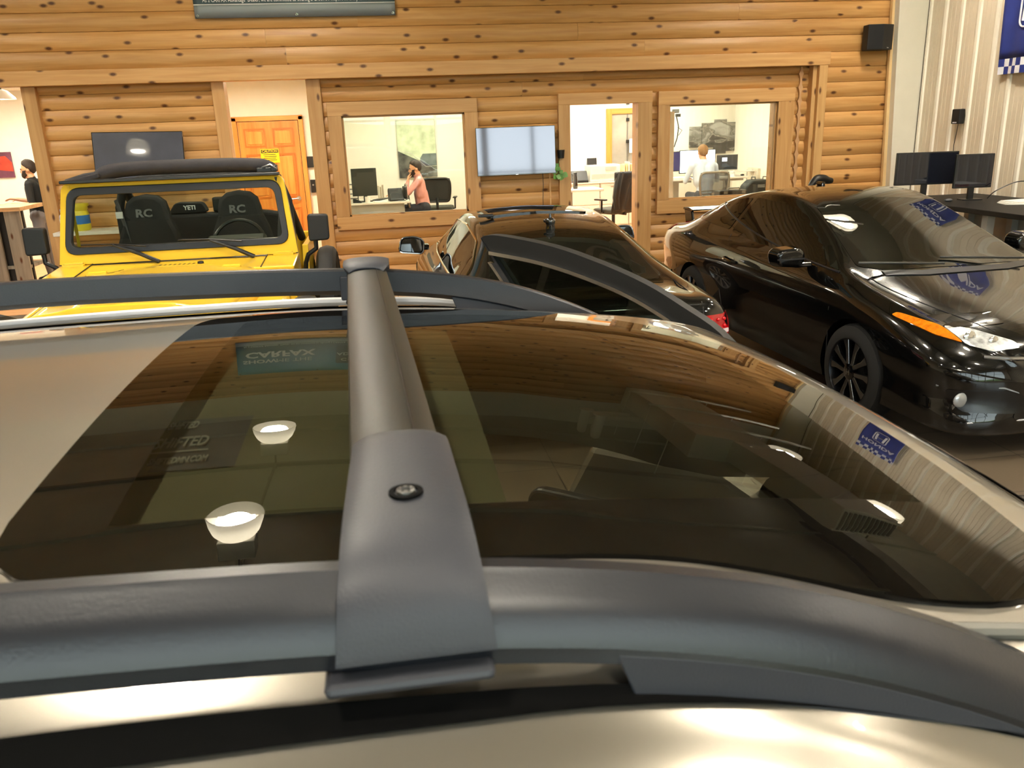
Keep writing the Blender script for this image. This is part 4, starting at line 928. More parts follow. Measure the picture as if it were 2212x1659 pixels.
for s in (-1, 1):
    gp = rpoly([(1.0, .93), (.62, 1.12), (.25, 1.215), (-.35, 1.235), (-.95, 1.175), (-1.35, 1.045), (-1.48, .965), (-1.30, .945), (-.4, .93), (.4, .92)], .05)
    side(abv, aud, 'side_window', gp, s, M_DGLASS, res=.06)
    pts = [(x, 0, z) for x, z in gp]+[(gp[0][0], 0, gp[0][1])]
    line_on(abv, pts, (0, -s, 0), .009, .002).build('window_trim', mat('bright_window_trim', 'c4ab84', .12, 1.), aud, smooth=True)
    # tail lamps: lens, LED dots, reverse strip
    lp = rpoly([(s*.44, .815), (s*.845, .825), (s*.855, .72), (s*.80, .665), (s*.46, .70)], .02)
    tl = patch(abv, lp, lambda u, v: (0, u, v), (1, -.0*s, 0), .006, .04, .01).build('tail_lamp', mat('red_lens', 'a30612', .15, 0., 1., var=.15, vscale=60), aud, smooth=True, angle=60)
    for row_, zz in enumerate((.793, .752)):
        for i in range(8):
            h = abv.ray_cast(Vector((-4, s*(.49+.043*i), zz)), Vector((1, 0, 0)))
            if h[0]: MB().ball(h[0]+h[1]*.008, .011, 8, 6).build('lamp_led', mat('red_led', 'd2121c', .2, 0., .5), tl, smooth=True)
    front(abv, aud, 'reverse_lamp', rpoly([(s*.60, .725), (s*.82, .735), (s*.82, .71), (s*.60, .70)], .006), -1, mat('clear_lens', 'd9c7c9', .15), .012)
    line_on(abv, [(-2.5, s*.66, z) for z in [.95, .9, .86, .82]], (1, 0, 0), .004).build('boot_seam', M_TRIMB, aud)
    for wx in (-1.36, 1.39): wheel(aud, wx, s*.80, .33, .235, .22, s)
    # door mirror
    mc = Vector((.62, s*.985, .975))
    m_ = MB().prism(rpoly([(-.115, -.06), (.105, -.085), (.12, .04), (.04, .075), (-.085, .07)], .04, 5), lambda u, v: (mc.x-.03, mc.y-s*u*1.0, mc.z+v), lambda u, v: (mc.x+.085, mc.y-s*u*.8, mc.z+v*.8)).build('door_mirror', P_BLK, aud, smooth=True, angle=45, bevel=.015, bseg=3)
    MB().prism(rpoly([(-.10, -.05), (.09, -.07), (.10, .03), (.03, .06), (-.075, .055)], .03, 5), lambda u, v: (mc.x-.040, mc.y-s*u, mc.z+v), lambda u, v: (mc.x-.034, mc.y-s*u, mc.z+v)).build('mirror_glass', mat('mirror_glass', '8a8f92', .02, 1., var=0), m_)
    MB().tube([(mc.x-.035, mc.y-s*a, mc.z+b_) for a, b_ in rpoly([(-.115, -.06), (.105, -.085), (.12, .04), (.04, .075), (-.085, .07)], .04, 5)], .007, 6, closed=True).build('mirror_rim', M_CHROME, m_, smooth=True)
    MB().box((mc.x+.03, s*.87, mc.z-.03), (.10, .10, .05)).build('mirror_arm', P_BLK, m_, bevel=.015)
# mast: roof aerial on the rear roof edge
am = MB(); am.lathe([(.034, 0), (.036, .012), (.030, .035), (.036, .05), (.038, .065), (.03, .08), (.012, .088), (.008, .115), (.002, .118)], 18, (-1.0, .02, 1.235)).ball((-.985, .055, 1.30), .014).build('roof_aerial', M_GLOSSB, aud, smooth=True, angle=40)
MB().bx(-.46, -.40, .36, .48, 1.292, 1.312).build('sunroof_hinge', M_TRIMB, aud, bevel=.006)
MB().tube([(-1.10, .02+.05*i, 1.168) for i in range(-5, 6)], .012, 6).build('high_brake_lamp', mat('dark_red_lens', '2a0c0c', .3), aud)
for k in range(4):
    cy = -.15+.10*k
    h = abv.ray_cast(Vector((-4, cy, .80)), Vector((1, 0, 0))); xx = (h[0].x if h[0] else -2.3)-.006
    MB().tube([(xx, cy+.062*math.cos(a), .80+.062*math.sin(a)) for a in [2*math.pi*i/24 for i in range(24)]], .007, 6, closed=True).build('emblem_ring', M_CHROME, aud, smooth=True)
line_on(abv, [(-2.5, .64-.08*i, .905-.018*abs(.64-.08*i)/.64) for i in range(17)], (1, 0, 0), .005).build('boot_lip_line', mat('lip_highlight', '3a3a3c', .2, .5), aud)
front(abv, aud, 'number_plate', rrect(-.16, .16, .60, .70, .01), -1, mat('plate_holder_black', '151515', .5), .006)
# ================================================================== BLACK SPORT COUPE (nose towards the camera)
civ = thing('black_sport_coupe', 'glossy black coupe with rear wing and amber corner lamps beside the desk', 'car', (3.80, 6.25, 0), R_(-87.4))
TC = [
    (-2.32, .60, .5, .03, .66, .56, .70, .50, .70, .38, .30), (-2.29, .84, .57, .03, .72, .80, .76, .68, .77, .38, .26), (-2.2, .965, .60, .03, .74, .90, .80, .72, .82, .34, .24), (-2.05, 1.0, .61, .035, .76, .925, .825, .73, .84, .30, .22), (-1.85, 1.05, .61, .05, .775, .945, .85, .73, .85, .27, .2),
    (-1.5, 1.205, .58, .06, .79, .975, .875, .72, .855, .25, .18), (-1.15, 1.315, .555, .06, .785, .97, .875, .70, .855, .25, .18), (-.8, 1.372, .55, .055, .785, .96, .875, .69, .855, .25, .18), (-.4, 1.395, .555, .05, .785, .95, .875, .68, .855, .25, .18), (-.1, 1.38, .555, .05, .785, .94, .875, .68, .855, .25, .18),
    (.15, 1.33, .56, .05, .785, .93, .875, .67, .855, .25, .18), (.5, 1.205, .60, .055, .785, .92, .875, .67, .855, .25, .18), (.9, 1.045, .665, .06, .785, .905, .875, .67, .855, .25, .18), (1.12, .965, .69, .055, .785, .89, .875, .66, .855, .25, .18), (1.3, .925, .69, .055, .785, .85, .875, .65, .86, .25, .18),
    (1.65, .86, .66, .055, .77, .79, .87, .62, .86, .25, .18), (1.95, .79, .61, .055, .72, .71, .84, .56, .84, .24, .17), (2.1, .74, .55, .055, .64, .655, .78, .52, .80, .24, .16), (2.2, .68, .47, .05, .54, .60, .66, .48, .72, .24, .16), (2.25, .61, .36, .04, .44, .55, .52, .44, .6, .24, .17), (2.275, .52, .25, .03, .34, .48, .40, .40, .46, .25, .19)]
xs = sorted(set([-2.32, -2.305, -2.29, -2.26, -2.22]+[round(-2.18+.06*i, 3) for i in range(70)]+[1.98, 2.04, 2.1, 2.15, 2.2, 2.225, 2.25, 2.265, 2.275])); xs = [x for x in xs if x <= 2.275]
cbod, cbv = hull('body', xs, coupe_sec(TC), P_BLK2, civ, 4, [(-1.31, .58, 1.1, .32, .355), (1.31, .58, 1.1, .32, .355)])
top(cbv, civ, 'windscreen', rpoly([(.16, -.505), (.13, 0), (.16, .505), (.98, .655), (1.12, .5), (1.17, 0), (1.12, -.5), (.98, -.655)], .04), M_DGLASS)
top(cbv, civ, 'rear_window', rpoly([(-1.12, -.49), (-1.08, 0), (-1.12, .49), (-1.78, .55), (-1.85, 0), (-1.78, -.55)], .04), M_DGLASS)
top(cbv, civ, 'cowl_panel', [(1.10, -.55), (1.18, -.3), (1.2, 0), (1.18, .3), (1.10, .55), (1.17, .56), (1.26, .3), (1.28, 0), (1.26, -.3), (1.17, -.56)], M_TRIMB, .006)
for s in (-1, 1):
    side(cbv, civ, 'door_window', rpoly([(.78, .945), (.60, 1.055), (.20, 1.235), (-.10, 1.295), (-.62, 1.31), (-.74, 1.02), (-.3, .985)], .03), s, M_DGLASS)
    side(cbv, civ, 'quarter_window', rpoly([(-.80, 1.03), (-.70, 1.30), (-1.05, 1.265), (-1.50, 1.10), (-1.52, 1.06)], .03), s, M_DGLASS)
    side(cbv, civ, 'corner_window', rpoly([(.93, .935), (.82, .945), (.63, 1.06), (.66, 1.065)], .01), s, M_DGLASS, .004)
    line_on(cbv, [(.95-.1*i, 0, .925+.0045*i+.0004*i*i) for i in range(25)], (0, -s, 0), .008, .002).build('beltline_moulding', M_TRIMB, civ, smooth=True)
    line_on(cbv, [(1.02, 0, z) for z in (.88, .7, .5, .32)], (0, -s, 0), .003).build('door_seam', M_TRIMB, civ); line_on(cbv, [(-.72, 0, 1.0), (-.75, 0, .8), (-.70, 0, .5), (-.62, 0, .32)], (0, -s, 0), .003).build('door_seam', M_TRIMB, civ)
    line_on(cbv, [(1.0-.08*i, 0, .80+.004*i) for i in range(30)], (0, -s, 0), .004, .001).build('shoulder_crease', P_BLK2, civ, smooth=True)
    h = cbv.ray_cast(Vector((-.52, s*3, .80)), Vector((0, -s, 0)))[0]
    hd_ = MB().tube([(-.64, h.y-s*.002, .812), (-.60, h.y+s*.03, .808), (-.46, h.y+s*.03, .80), (-.42, h.y, .796)], .014, 8).build('door_handle', P_BLK2, civ, smooth=True)
    side(cbv, civ, 'handle_recess', rrect(-.60, -.46, .765, .83, .03), s, M_GLOSSB, .002)
    mc = Vector((.60, s*.985, 1.00))
    m_ = MB().prism(rpoly([(-.13, -.045), (-.07, -.085), (.10, -.07), (.125, .02), (.09, .065), (-.07, .075), (-.125, .04)], .04, 5), lambda u, v: (mc.x-.05, mc.y+s*u, mc.z+v), lambda u, v: (mc.x+.09, mc.y+s*u*.86, mc.z+v*.86)).build('door_mirror', P_BLK2, civ, smooth=True, angle=45, bevel=.022, bseg=4)
    MB().box((mc.x-.0, s*.86, mc.z-.065), (.10, .14, .035)).build('mirror_arm', P_BLK2, m_, bevel=.012)
    MB().bx(mc.x+.075, mc.x+.095, mc.y-.10, mc.y+.10, mc.z-.015, mc.z-.005).build('mirror_seam', M_TRIMB, m_)
    for wx in (-1.31, 1.31):
        w_ = wheel(civ, wx, s*.772, .32, .232, .215, s, mat('dark_alloy', '202124', .3, .8), 5, 'double', mat('machined_alloy_face', '8e9094', .25, 1.))
        # emblem on the hub cap
        MB().bx(-.016, -.011, -.02, .02, .106, .108).bx(.011, .016, -.02, .02, .106, .108).bx(-.011, .011, -.003, .003, .106, .108).build('hub_emblem', M_CHROME, w_)
    # head lamp: clear cover parts
    amb = patch(cbv, rpoly([(s*.815, .765), (s*.785, .785), (s*.69, .752), (s*.655, .682), (s*.745, .708)], .012), lambda u, v: (0, u, v), (-1, 0, 0), .006, .03, .01).build('indicator_lens', mat('amber_lens', 'e07a10', .15, 0., 1., var=.3, vscale=40), civ, smooth=True, angle=60)
    clr = patch(cbv, rpoly([(s*.682, .748), (s*.55, .738), (s*.40, .690), (s*.39, .662), (s*.54, .646), (s*.648, .675)], .015), lambda u, v: (0, u, v), (-1, 0, 0), .006, .03, .01).build('headlamp', mat('headlamp_chrome', 'd2d5d5', .2, .35, 1., var=.45, vscale=24), civ, smooth=True, angle=60)
    clr['label'] = 'clear chrome headlamp'
    for cy_, cz_, r_ in ((s*.61, .705, .042), (s*.505, .69, .033)):
        h = cbv.ray_cast(Vector((5, cy_, cz_)), Vector((-1, 0, 0)))
        if h[0]: MB().ball(h[0]+h[1]*.002, r_, 14, 8, (.35, 1, 1)).build('lamp_bowl', mat('lamp_bowl', 'e4e6e4', .08, .9, 1.), clr, smooth=True)
    side(cbv, civ, 'headlamp_rear_tip', rpoly([(1.72, .775), (1.86, .80), (2.0, .76), (1.92, .715)], .01), s, mat('smoked_lens', '1a1612', .1, 0., 1.), .004)
    # lower bumper: fog lamp pocket
    fg = patch(cbv, rpoly([(s*.78, .43), (s*.50, .44), (s*.30, .36), (s*.42, .30), (s*.72, .31)], .03), lambda u, v: (0, u, v), (-1, 0, 0), .004, .03, .008).build('fog_lamp_pocket', mat('pocket_black', '0a0a0b', .25), civ, smooth=True, angle=60)
    h = cbv.ray_cast(Vector((5, s*.71, .375)), Vector((-1, 0, 0)))
    M = Matrix.Rotation(R_(90), 3, 'Y') @ Matrix.Identity(3)
    MB().ball(h[0]+h[1]*.01, .05, 18, 8, (.3, 1, .9)).build('fog_lamp', mat('fog_lens', '9fa3a6', .15, .4, 1.), fg, smooth=True)
    line_on(cbv, [(0, s*q[0], q[1]) for q in [(.80, .44), (.52, .455), (.30, .375), (.24, .33), (.38, .26), (.7, .25)]], (-1, 0, 0), .006, .004).build('pocket_edge', mat('edge_highlight', '8a8b8d', .2, .6), fg, smooth=True)
    line_on(cbv, [(0, s*(.80-.06*i), .56-.012*i) for i in range(9)], (-1, 0, 0), .006, .002).build('bumper_crease', P_BLK2, civ, smooth=True)
    # tail lamp
    side(cbv, civ, 'tail_lamp', rpoly([(-2.27, .86), (-2.1, .90), (-1.98, .99), (-2.06, 1.0), (-2.2, .975), (-2.28, .93)], .02), s, MATS['red_lens'], .006)
    # wing stays
    MB().prism([(-2.16, .95), (-1.98, .98), (-2.02, 1.085), (-2.20, 1.095)], lambda u, v: (u, s*.555, v), lambda u, v: (u, s*.585, v)).build('wing_stay', P_BLK2, civ, bevel=.01)
    # wipers
    wp = MB().tube([(1.16, .50 if s > 0 else -.12, .975), (1.12, (.50 if s > 0 else -.12)-.30, .99), (1.06, (.50 if s > 0 else -.12)-.58, 1.0)], .008, 6).build('wiper', M_BLACK, civ)
MB().prism([(-2.24, 1.115), (-2.22, 1.135), (-2.10, 1.142), (-1.98, 1.125), (-2.0, 1.112), (-2.12, 1.118)], lambda u, v: (u, -.585, v-.035), lambda u, v: (u, .585, v-.035)).build('rear_wing', P_BLK2, civ, bevel=.006)
front(cbv, civ, 'grille', rpoly([(-.42, .635), (-.28, .66), (0, .672), (.28, .66), (.42, .635), (.34, .60), (-.34, .60)], .012), 1, M_GLOSSB, .005)
line_on(cbv, [(0, -.60+.05*i, .622-.03*(1-abs(-.60+.05*i)/.6)) for i in range(25)], (-1, 0, 0), .010, .004, n=8).build('grille_bar', mat('bright_grille_bar', 'b4b6b8', .15, .9), civ, smooth=True)
front(cbv, civ, 'lower_intake', rpoly([(-.40, .38), (.40, .38), (.46, .27), (-.46, .27)], .03), 1, MATS['pocket_black'], .004)
MB().bx(2.245, 2.256, -.05, -.04, .60, .66).bx(2.245, 2.256, .04, .05, .60, .66).bx(2.245, 2.256, -.04, .04, .625, .635).build('nose_emblem', M_CHROME, civ)
line_on(cbv, [(1.15+.09*i, -.66+.006*i*i*.35, 0) for i in range(11)], (0, 0, -1), .004).build('bonnet_seam', M_TRIMB, civ); line_on(cbv, [(1.15+.09*i, .66-.006*i*i*.35, 0) for i in range(11)], (0, 0, -1), .004).build('bonnet_seam', M_TRIMB, civ)
MB().box((-.62, 0, 1.40), (.10, .035, .03)).build('roof_aerial', M_GLOSSB, civ, bevel=.01)
# ================================================================== THINGS ON THE LOG WALL
bn = thing('wall_banner', 'long printed vinyl banner with white lettering hung on the upper log wall', 'banner', (-.775, YU-.02, 3.235))
BW, BH = 2.215, 1.09
mbn = bpy.data.materials.new('banner_print'); mbn.use_nodes = True
t = mbn.node_tree; b = t.nodes['Principled BSDF']; b.inputs['Roughness'].default_value = .28
tc = t.nodes.new('ShaderNodeTexCoord'); sx = t.nodes.new('ShaderNodeSeparateXYZ'); t.links.new(tc.outputs['Object'], sx.inputs[0])
mr = t.nodes.new('ShaderNodeMath'); mr.operation = 'DIVIDE'; mr.inputs[1].default_value = BH; t.links.new(sx.outputs['Z'], mr.inputs[0])
rp = t.nodes.new('ShaderNodeValToRGB'); cr = rp.color_ramp
cr.elements[0].position = 0; cr.elements[0].color = (*lin('66707c'), 1); cr.elements[1].position = 1; cr.elements[1].color = (*lin('3aa0cc'), 1)
for p_, c_ in ((.10, '8f979c'), (.128, '7b8689'), (.135, '3b4c52'), (.40, '2c5f74'), (.72, '2a7da4')): e = cr.elements.new(p_); e.color = (*lin(c_), 1)
t.links.new(mr.outputs[0], rp.inputs[0]); t.links.new(rp.outputs[0], b.inputs['Base Color'])
us = [-BW/2+BW*i/40 for i in range(41)]; vs = [BH*i/12 for i in range(13)]
sheet = MB().grid(lambda u, v: (u, -.012-.006*math.sin(u*4+v*5)*math.sin(v*6), v), us, vs).build('banner_sheet', mbn, bn, smooth=True, solid=.002)
MB().bx(-BW/2, BW/2, -.021, -.019, .136, .143).build('white_rule', mw, bn)
for gx in (-BW/2+.03, 0, BW/2-.03):
    for gz in (.025, BH-.025): MB().tube([(gx+.012*math.cos(a), -.022, gz+.012*math.sin(a)) for a in [2*math.pi*i/12 for i in range(12)]], .004, 6, closed=True).ball((gx, -.02, gz), .006).build('grommet', M_CHROME, bn, smooth=True)
FW = lambda x, z, y=-.024: frame_M((x, y, z), (1, 0, 0), (0, 0, 1))
text('As a CARFAX Advantage  Dealer, we are committed to offering a CARFAX  Report on every used car we sell.', .068, FW(0, .185), mw, 'banner_lettering', bn, xs=.655)
text('CARFAX', .26, FW(-.52, .48), mw, 'banner_lettering', bn, bold=.008, xs=.95); text('SHOW', .15, FW(-.80, .70), mw, 'banner_lettering', bn, bold=.005); text('ME THE', .15, FW(-.33, .70), mw, 'banner_lettering', bn)
badge = MB().pxz(rrect(.25, 1.02, .30, .88, .03), -.022, -.017).build('badge', mat('badge_navy', '15384f', .3), bn)
for i, ch in enumerate('CARFAX'):
    MB().bx(.31+i*.11, .31+i*.11+.10, -.026, -.022, .70, .82).build('letter_tile', mw if i % 2 else mat('tile_black', '0b0b0b', .4), badge)
    text(ch, .12, FW(.36+i*.11, .76, -.028), MATS['tile_black'] if i % 2 else mw, 'badge_lettering', badge, bold=.003)
text('ADVANTAGE', .125, FW(.635, .58, -.025), mw, 'badge_lettering', badge, bold=.002); text('DEALER', .11, FW(.635, .43, -.025), mw, 'badge_lettering', badge)
def Q(x, y, Y): return atY(x, y, Y)
# televisions
M_SCREEN = mat('glossy_screen', '1b1d26', .04, 0., .3, var=0)
def tv(name, cx, cz, w_, h, y, tilt, lab, roll=0., scr=M_SCREEN):
    t_ = thing(name, lab, 'television', (cx, y, cz)); t_.rotation_euler = (R_(tilt), R_(roll), 0)
    MB().bx(-w_/2, w_/2, -.02, .03, -h/2, h/2).build('bezel', M_GLOSSB, t_, bevel=.004)
    MB().bx(-w_/2+.008, w_/2-.008, -.0215, -.02, -h/2+.016, h/2-.008).build('screen', scr, t_)
    MB().bx(-.12, .12, .03, .075, -.12, .12).build('wall_bracket', M_BLACK, t_)
    return t_
tv1 = tv('wall_television', 1.692, 1.68, .985, .572, YW-.10, -3.0, 'large flat television between the two office windows, bright reflections on its screen', 0., mat('silvery_screen', '6c6b72', .05, .85, 0., var=0))
MB().bx(-.015, .015, -.0225, -.021, -.284, -.279).build('screen_badge', M_CHROME, tv1)
MB().tube([(.33, .02, -.28), (.335, .03, -.42), (.325, .035, -.60), (.33, .04, -.9)], .004, 6).build('power_cable', M_BLACK, tv1)
MB().bx(.42, .438, .065, .08, -1.2, -.29).build('cable_channel', M_TRIM, tv1)
tv('wall_television', -2.70, 1.78, .99, .56, 10.42, -9, 'dark flat television tilted down above the yellow car', 1.2, mat('dark_screen', '3a3d4c', .35, .0, .5, var=.25, vscale=3))
# leafy plant behind the television's corner
pl = thing('trailing_plant', 'small green leafy plant hanging beside the television edge', 'plant', (2.245, YW-.03, 1.55))
M_LEAF = mat('leaf_green', '5f8f3e', .45, var=.2, vscale=20)
random.seed(5)
for i in range(11):
    a = random.uniform(-1, 1); z0 = -.02-.19*random.random(); x0 = random.uniform(-.09, .05); l = random.uniform(.055, .085); M = Matrix.Rotation(a*1.2, 3, 'Y') @ Matrix.Rotation(random.uniform(-.6, .3), 3, 'X')
    pr = [(0, 0), (.42, -.25), (.5, -.5), (.3, -.85), (0, -1.1), (-.3, -.85), (-.5, -.5), (-.42, -.25)]
    V = [Vector((x0, -.08-.02*random.random(), z0))+M @ Vector((u*l, -.012*math.cos(u*3), v*l)) for u, v in pr]; V2 = [v+Vector((0, .002, 0)) for v in V]
    n = len(V); MB().add(V+V2, [tuple(range(n)), tuple(range(2*n-1, n-1, -1))]+[(i_, n+i_, n+(i_+1) % n, (i_+1) % n) for i_ in range(n)]).build('leaf', M_LEAF, pl, smooth=True)
MB().tube([(.02, -.02, .10), (.0, -.05, .02), (-.03, -.07, -.08), (-.02, -.07, -.19)], .004, 6).build('stem', mat('stem_green', '50702f', .6), pl)
MB().cyl((.02, -.03, .02), (.02, -.03, .12), .04, .05, 14).build('hanging_pot', M_BLACK, pl, smooth=True)
# loudspeakers
spk = thing('loudspeaker', 'black wedge loudspeaker mounted high where log wall meets white column', 'speaker', (6.29, 10.36, 2.875), R_(8))
MB().prism([(-.18, -.07), (.0, -.13), (.18, -.09), (.14, .08), (-.14, .08)], lambda u, v: (u, v, -.148), lambda u, v: (u, v, .148)).build('cabinet', mat('speaker_black', '0d0d0e', .6), spk, bevel=.008)
MB().add([(-.172, -.078, -.14), (-.006, -.134, -.14), (-.006, -.134, .14), (-.172, -.078, .14)], [(0, 1, 2, 3)]).build('grille_cloth', mat('grille_cloth', '141416', .9, bump=.3, bscale=400), spk)
text('Boss', .018, frame_M((.09, -.117, -.125), (.97, .22, 0), (0, 0, 1)), mw, 'speaker_badge', spk)
ws = thing('wall_speaker', 'small black box speaker with dangling cord on the ribbed metal wall', 'speaker', (XR-.05, 9.45, 1.90))
MB().bx(-.05, .025, -.07, .07, -.085, .085).build('cabinet', MATS['speaker_black'], ws, bevel=.01)
MB().bx(-.053, -.05, -.035, .035, -.075, -.062).build('badge', mw, ws)
MB().tube([(.0, 0, -.085), (.005, .02, -.2), (.0, .035, -.33), (.01, .04, -.47), (.012, .03, -.75)], .004, 6).build('cord', M_BLACK, ws, smooth=True)
# flag
fg = thing('wall_flag', 'blue hanging flag with chequered borders on the ribbed metal wall', 'flag', (XR-.035, 8.45, 2.33))
FWd, FHt = .86, 1.45; M_FB = mat('flag_blue', '20307c', .7, var=.12, vscale=5); 
def flg(v, z): return Vector((-.03-.022*math.sin(v*14+z*1.5), v, z))
us = [-FWd/2+FWd*i/24 for i in range(25)]; vs = [.16+ (FHt-.32)*i/12 for i in range(13)]
MB().grid(lambda u, v: flg(u, v), us, vs, flip=True).build('flag_cloth', M_FB, fg, smooth=True, solid=.002)
M_FW = mat('flag_white', 'e8e8ee', .7)
for (z0, nm) in ((0, 0), (FHt-.16, 1)):
    for i in range(12):
        for j in range(2):
            y0 = -FWd/2+FWd*i/12; y1 = y0+FWd/12; za = z0+.08*j; zb_ = za+.08
            MB().add([flg(y0, za), flg(y1, za), flg(y1, zb_), flg(y0, zb_)], [(3, 2, 1, 0)]).build('cheque', M_FW if (i+j) % 2 else M_FB, fg)
text('HONDA', .20, frame_M((-.056, .0, 1.03), (0, -1, 0), (0, 0, 1)), M_FW, 'flag_lettering', fg, bold=.006)
em = MB()
for (a, b_) in (((-.11, .52), (-.07, .80)), ((.11, .52), (.07, .80))): em.tube([(-.058, a[0]*.9, a[1]), (-.058, b_[0]*1.15, b_[1])], .018, 6, flat=.3)
em.tube([(-.058, -.085, .655), (-.058, .085, .655)], .018, 6, flat=.3); em.tube([(-.058, y_, z_) for y_, z_ in rrect(-.15, .15, .46, .86, .07)], .010, 6, closed=True)
em.build('flag_emblem', M_FW, fg, smooth=True)
# things on the log wall by the yellow car: bench with supplies
bench = thing('work_bench', 'white topped bench against the log wall behind the yellow car', 'bench', (-3.05, 10.28, 0))
MB().bx(-.62, .75, -.20, .20, .96, 1.0).build('bench_top', mat('bench_white', 'd9d4c8', .4), bench, bevel=.004)
for sx_ in (-.58, .71):
    for sy_ in (-.16, .16): MB().bx(sx_-.03, sx_+.03, sy_-.03, sy_+.03, .002, .96).build('leg', M_LOGV, bench)
def jug(x, y, z, r, h, col, lab, labcol, name='supply_bottle', neck=.5):
    t_ = thing(name, lab, 'bottle', (x, y, z)); MB().lathe([(r*.9, 0), (r, .02), (r, h*.72), (r*.85, h*.82), (r*neck, h*.9), (r*neck, h)], 18).build('bottle_body', mat('plastic_'+col, col, .35, var=.05), t_, smooth=True, angle=40)
    MB().lathe([(r*1.012, h*.28), (r*1.015, h*.3), (r*1.015, h*.62), (r*1.012, h*.64)], 18).build('paper_label', mat('label_'+labcol, labcol, .5), t_, smooth=True)
    MB().lathe([(r*neck*1.15, h), (r*neck*1.15, h+.03), (r*neck*.5, h+.034)], 14).build('cap', mat('cap_'+col, col, .4), t_, smooth=True)
    return t_
jug(-3.42, 10.28, 1.0, .105, .27, 'e6d23a', 'yellow plastic tub with blue label on the white bench', '2f6fb8', 'supply_tub', .95)
jug(-3.57, 10.2, 1.0, .04, .22, 'b8b4d0', 'pale lilac bottle beside the yellow tub', 'e8e8f0')
jug(-2.68, 10.28, 1.0, .055, .24, 'e87f86', 'pink spray bottle standing on the white bench', 'f0d8d4', neck=.35)
cp_ = MB().lathe([(.10, 0), (.115, .03), (.10, .07), (.05, .095), (.002, .10)], 16).build('folded_cap', mat('cap_green_camouflage', '6d7a3e', .9, var=.35, vscale=25), None, smooth=True); cp_.location = (-2.86, 10.26, 1.0); tag(cp_, 'green rounded cap lying on the white bench', 'cap')
# strip of stickers on the logs
st = thing('sticker_strip', 'vertical strip of black and white decals on the log wall', 'decal', (-2.36, YW-.02, 1.38))
for i in range(6):
    MB().bx(-.10, .10, -.006, .0, i*.085, i*.085+.075).build('decal', mat('decal_dark', '3a3a3c', .5) if i % 2 else mat('decal_light', 'cfcac0', .5), st)
# ================================================================== HALL BEHIND THE DOORWAY
M_ORW = wood('orange_pine_door', 'c9782e', 'e09a4c', 'z', .35, knots=False); M_ORWX = wood('orange_pine_rail', 'c9782e', 'e09a4c', 'x', .35, knots=False)
d1 = struct(MB().bx(-2.10, -1.19, YH-.05, YH-.01, .0, 2.18).build('door_1', M_ORW))
pn = [(-2.02, -1.70, 1.80, 2.08), (-1.59, -1.27, 1.80, 2.08), (-2.02, -1.70, 1.02, 1.70), (-1.59, -1.27, 1.02, 1.70), (-2.02, -1.70, .18, .86), (-1.59, -1.27, .18, .86)]
for (a, b_, c, d) in pn:
    o = ring2(rrect(a, b_, c, d, .005, 1), rrect(a+.025, b_-.025, c+.025, d-.025, .005, 1), YH-.064, YH-.05, 0, 0, 'panel_moulding', mat('moulding_orange', 'b96a26', .35), d1)
    MB().bx(a+.045, b_-.045, YH-.062, YH-.05, c+.045, d-.045).build('raised_panel', M_ORW, d1, bevel=.01)
for (a, b_, c, d) in ((-2.18, -2.11, 0, 2.25), (-1.18, -1.11, 0, 2.25)): MB().bx(a, b_, YH-.07, YH, c, d).build('door_casing', M_ORW, d1, bevel=.006)
MB().bx(-2.18, -1.11, YH-.07, YH, 2.19, 2.26).build('door_casing', M_ORWX, d1, bevel=.006)
hl = MB(); hl.cyl((-1.29, YH-.05, 1.0), (-1.29, YH-.075, 1.0), .035, n=18).tube([(-1.29, YH-.06, 1.0), (-1.29, YH-.11, 1.0), (-1.33, YH-.115, .998), (-1.42, YH-.115, .99)], .011, 8); hl.build('lever_handle', mat('satin_nickel', 'c8c6c2', .3, 1.), d1, smooth=True, angle=40)
cs = thing('caution_sign', 'yellow caution sign fixed to the orange panel door', 'sign', (-1.66, YH-.066, 1.665))
MB().bx(-.14, .14, -.004, 0, -.105, .105).build('sign_plate', mat('sign_yellow', 'f7d21a', .4), cs)
MB().bx(-.13, .13, -.0055, -.004, .045, .095).build('sign_header', mat('sign_black', '151515', .5), cs)
text('CAUTION', .052, frame_M((0, -.0062, .07), (1, 0, 0), (0, 0, 1)), MATS['sign_yellow'], 'sign_lettering', cs, bold=.001)
for i in range(4): MB().bx(-.10+.01*(i % 2), .10-.012*((i+1) % 2), -.0055, -.004, .018-i*.028, .026-i*.028).build('sign_text_line', MATS['sign_black'], cs)
struct(MB().bx(-1.10, -.62, YH-.015, YH, 0, .09).build('baseboard_back', M_ORWX))
p = Q(668, 350, YH-.03); o = MB().bx(-.055, .065, -.02, .02, -.085, .085).build('notice_holder', M_BLACK, None, bevel=.004); o.location = p; tag(o, 'black notice plate on the hall wall beside the orange door', 'sign')
p = Q(677, 402, YH-.03); o = thing('door_keypad', 'black keypad box on the hall wall below the notice plate', 'keypad', p); MB().bx(-.04, .04, -.025, .02, -.10, .10).build('keypad_body', M_BLACK, o, bevel=.006); MB().lathe([(.014, 0), (.012, .006), (.002, .008)], 12, (0, -.025, .02), Matrix.Rotation(R_(90), 3, 'X')).build('key_light', M_BALU, o)
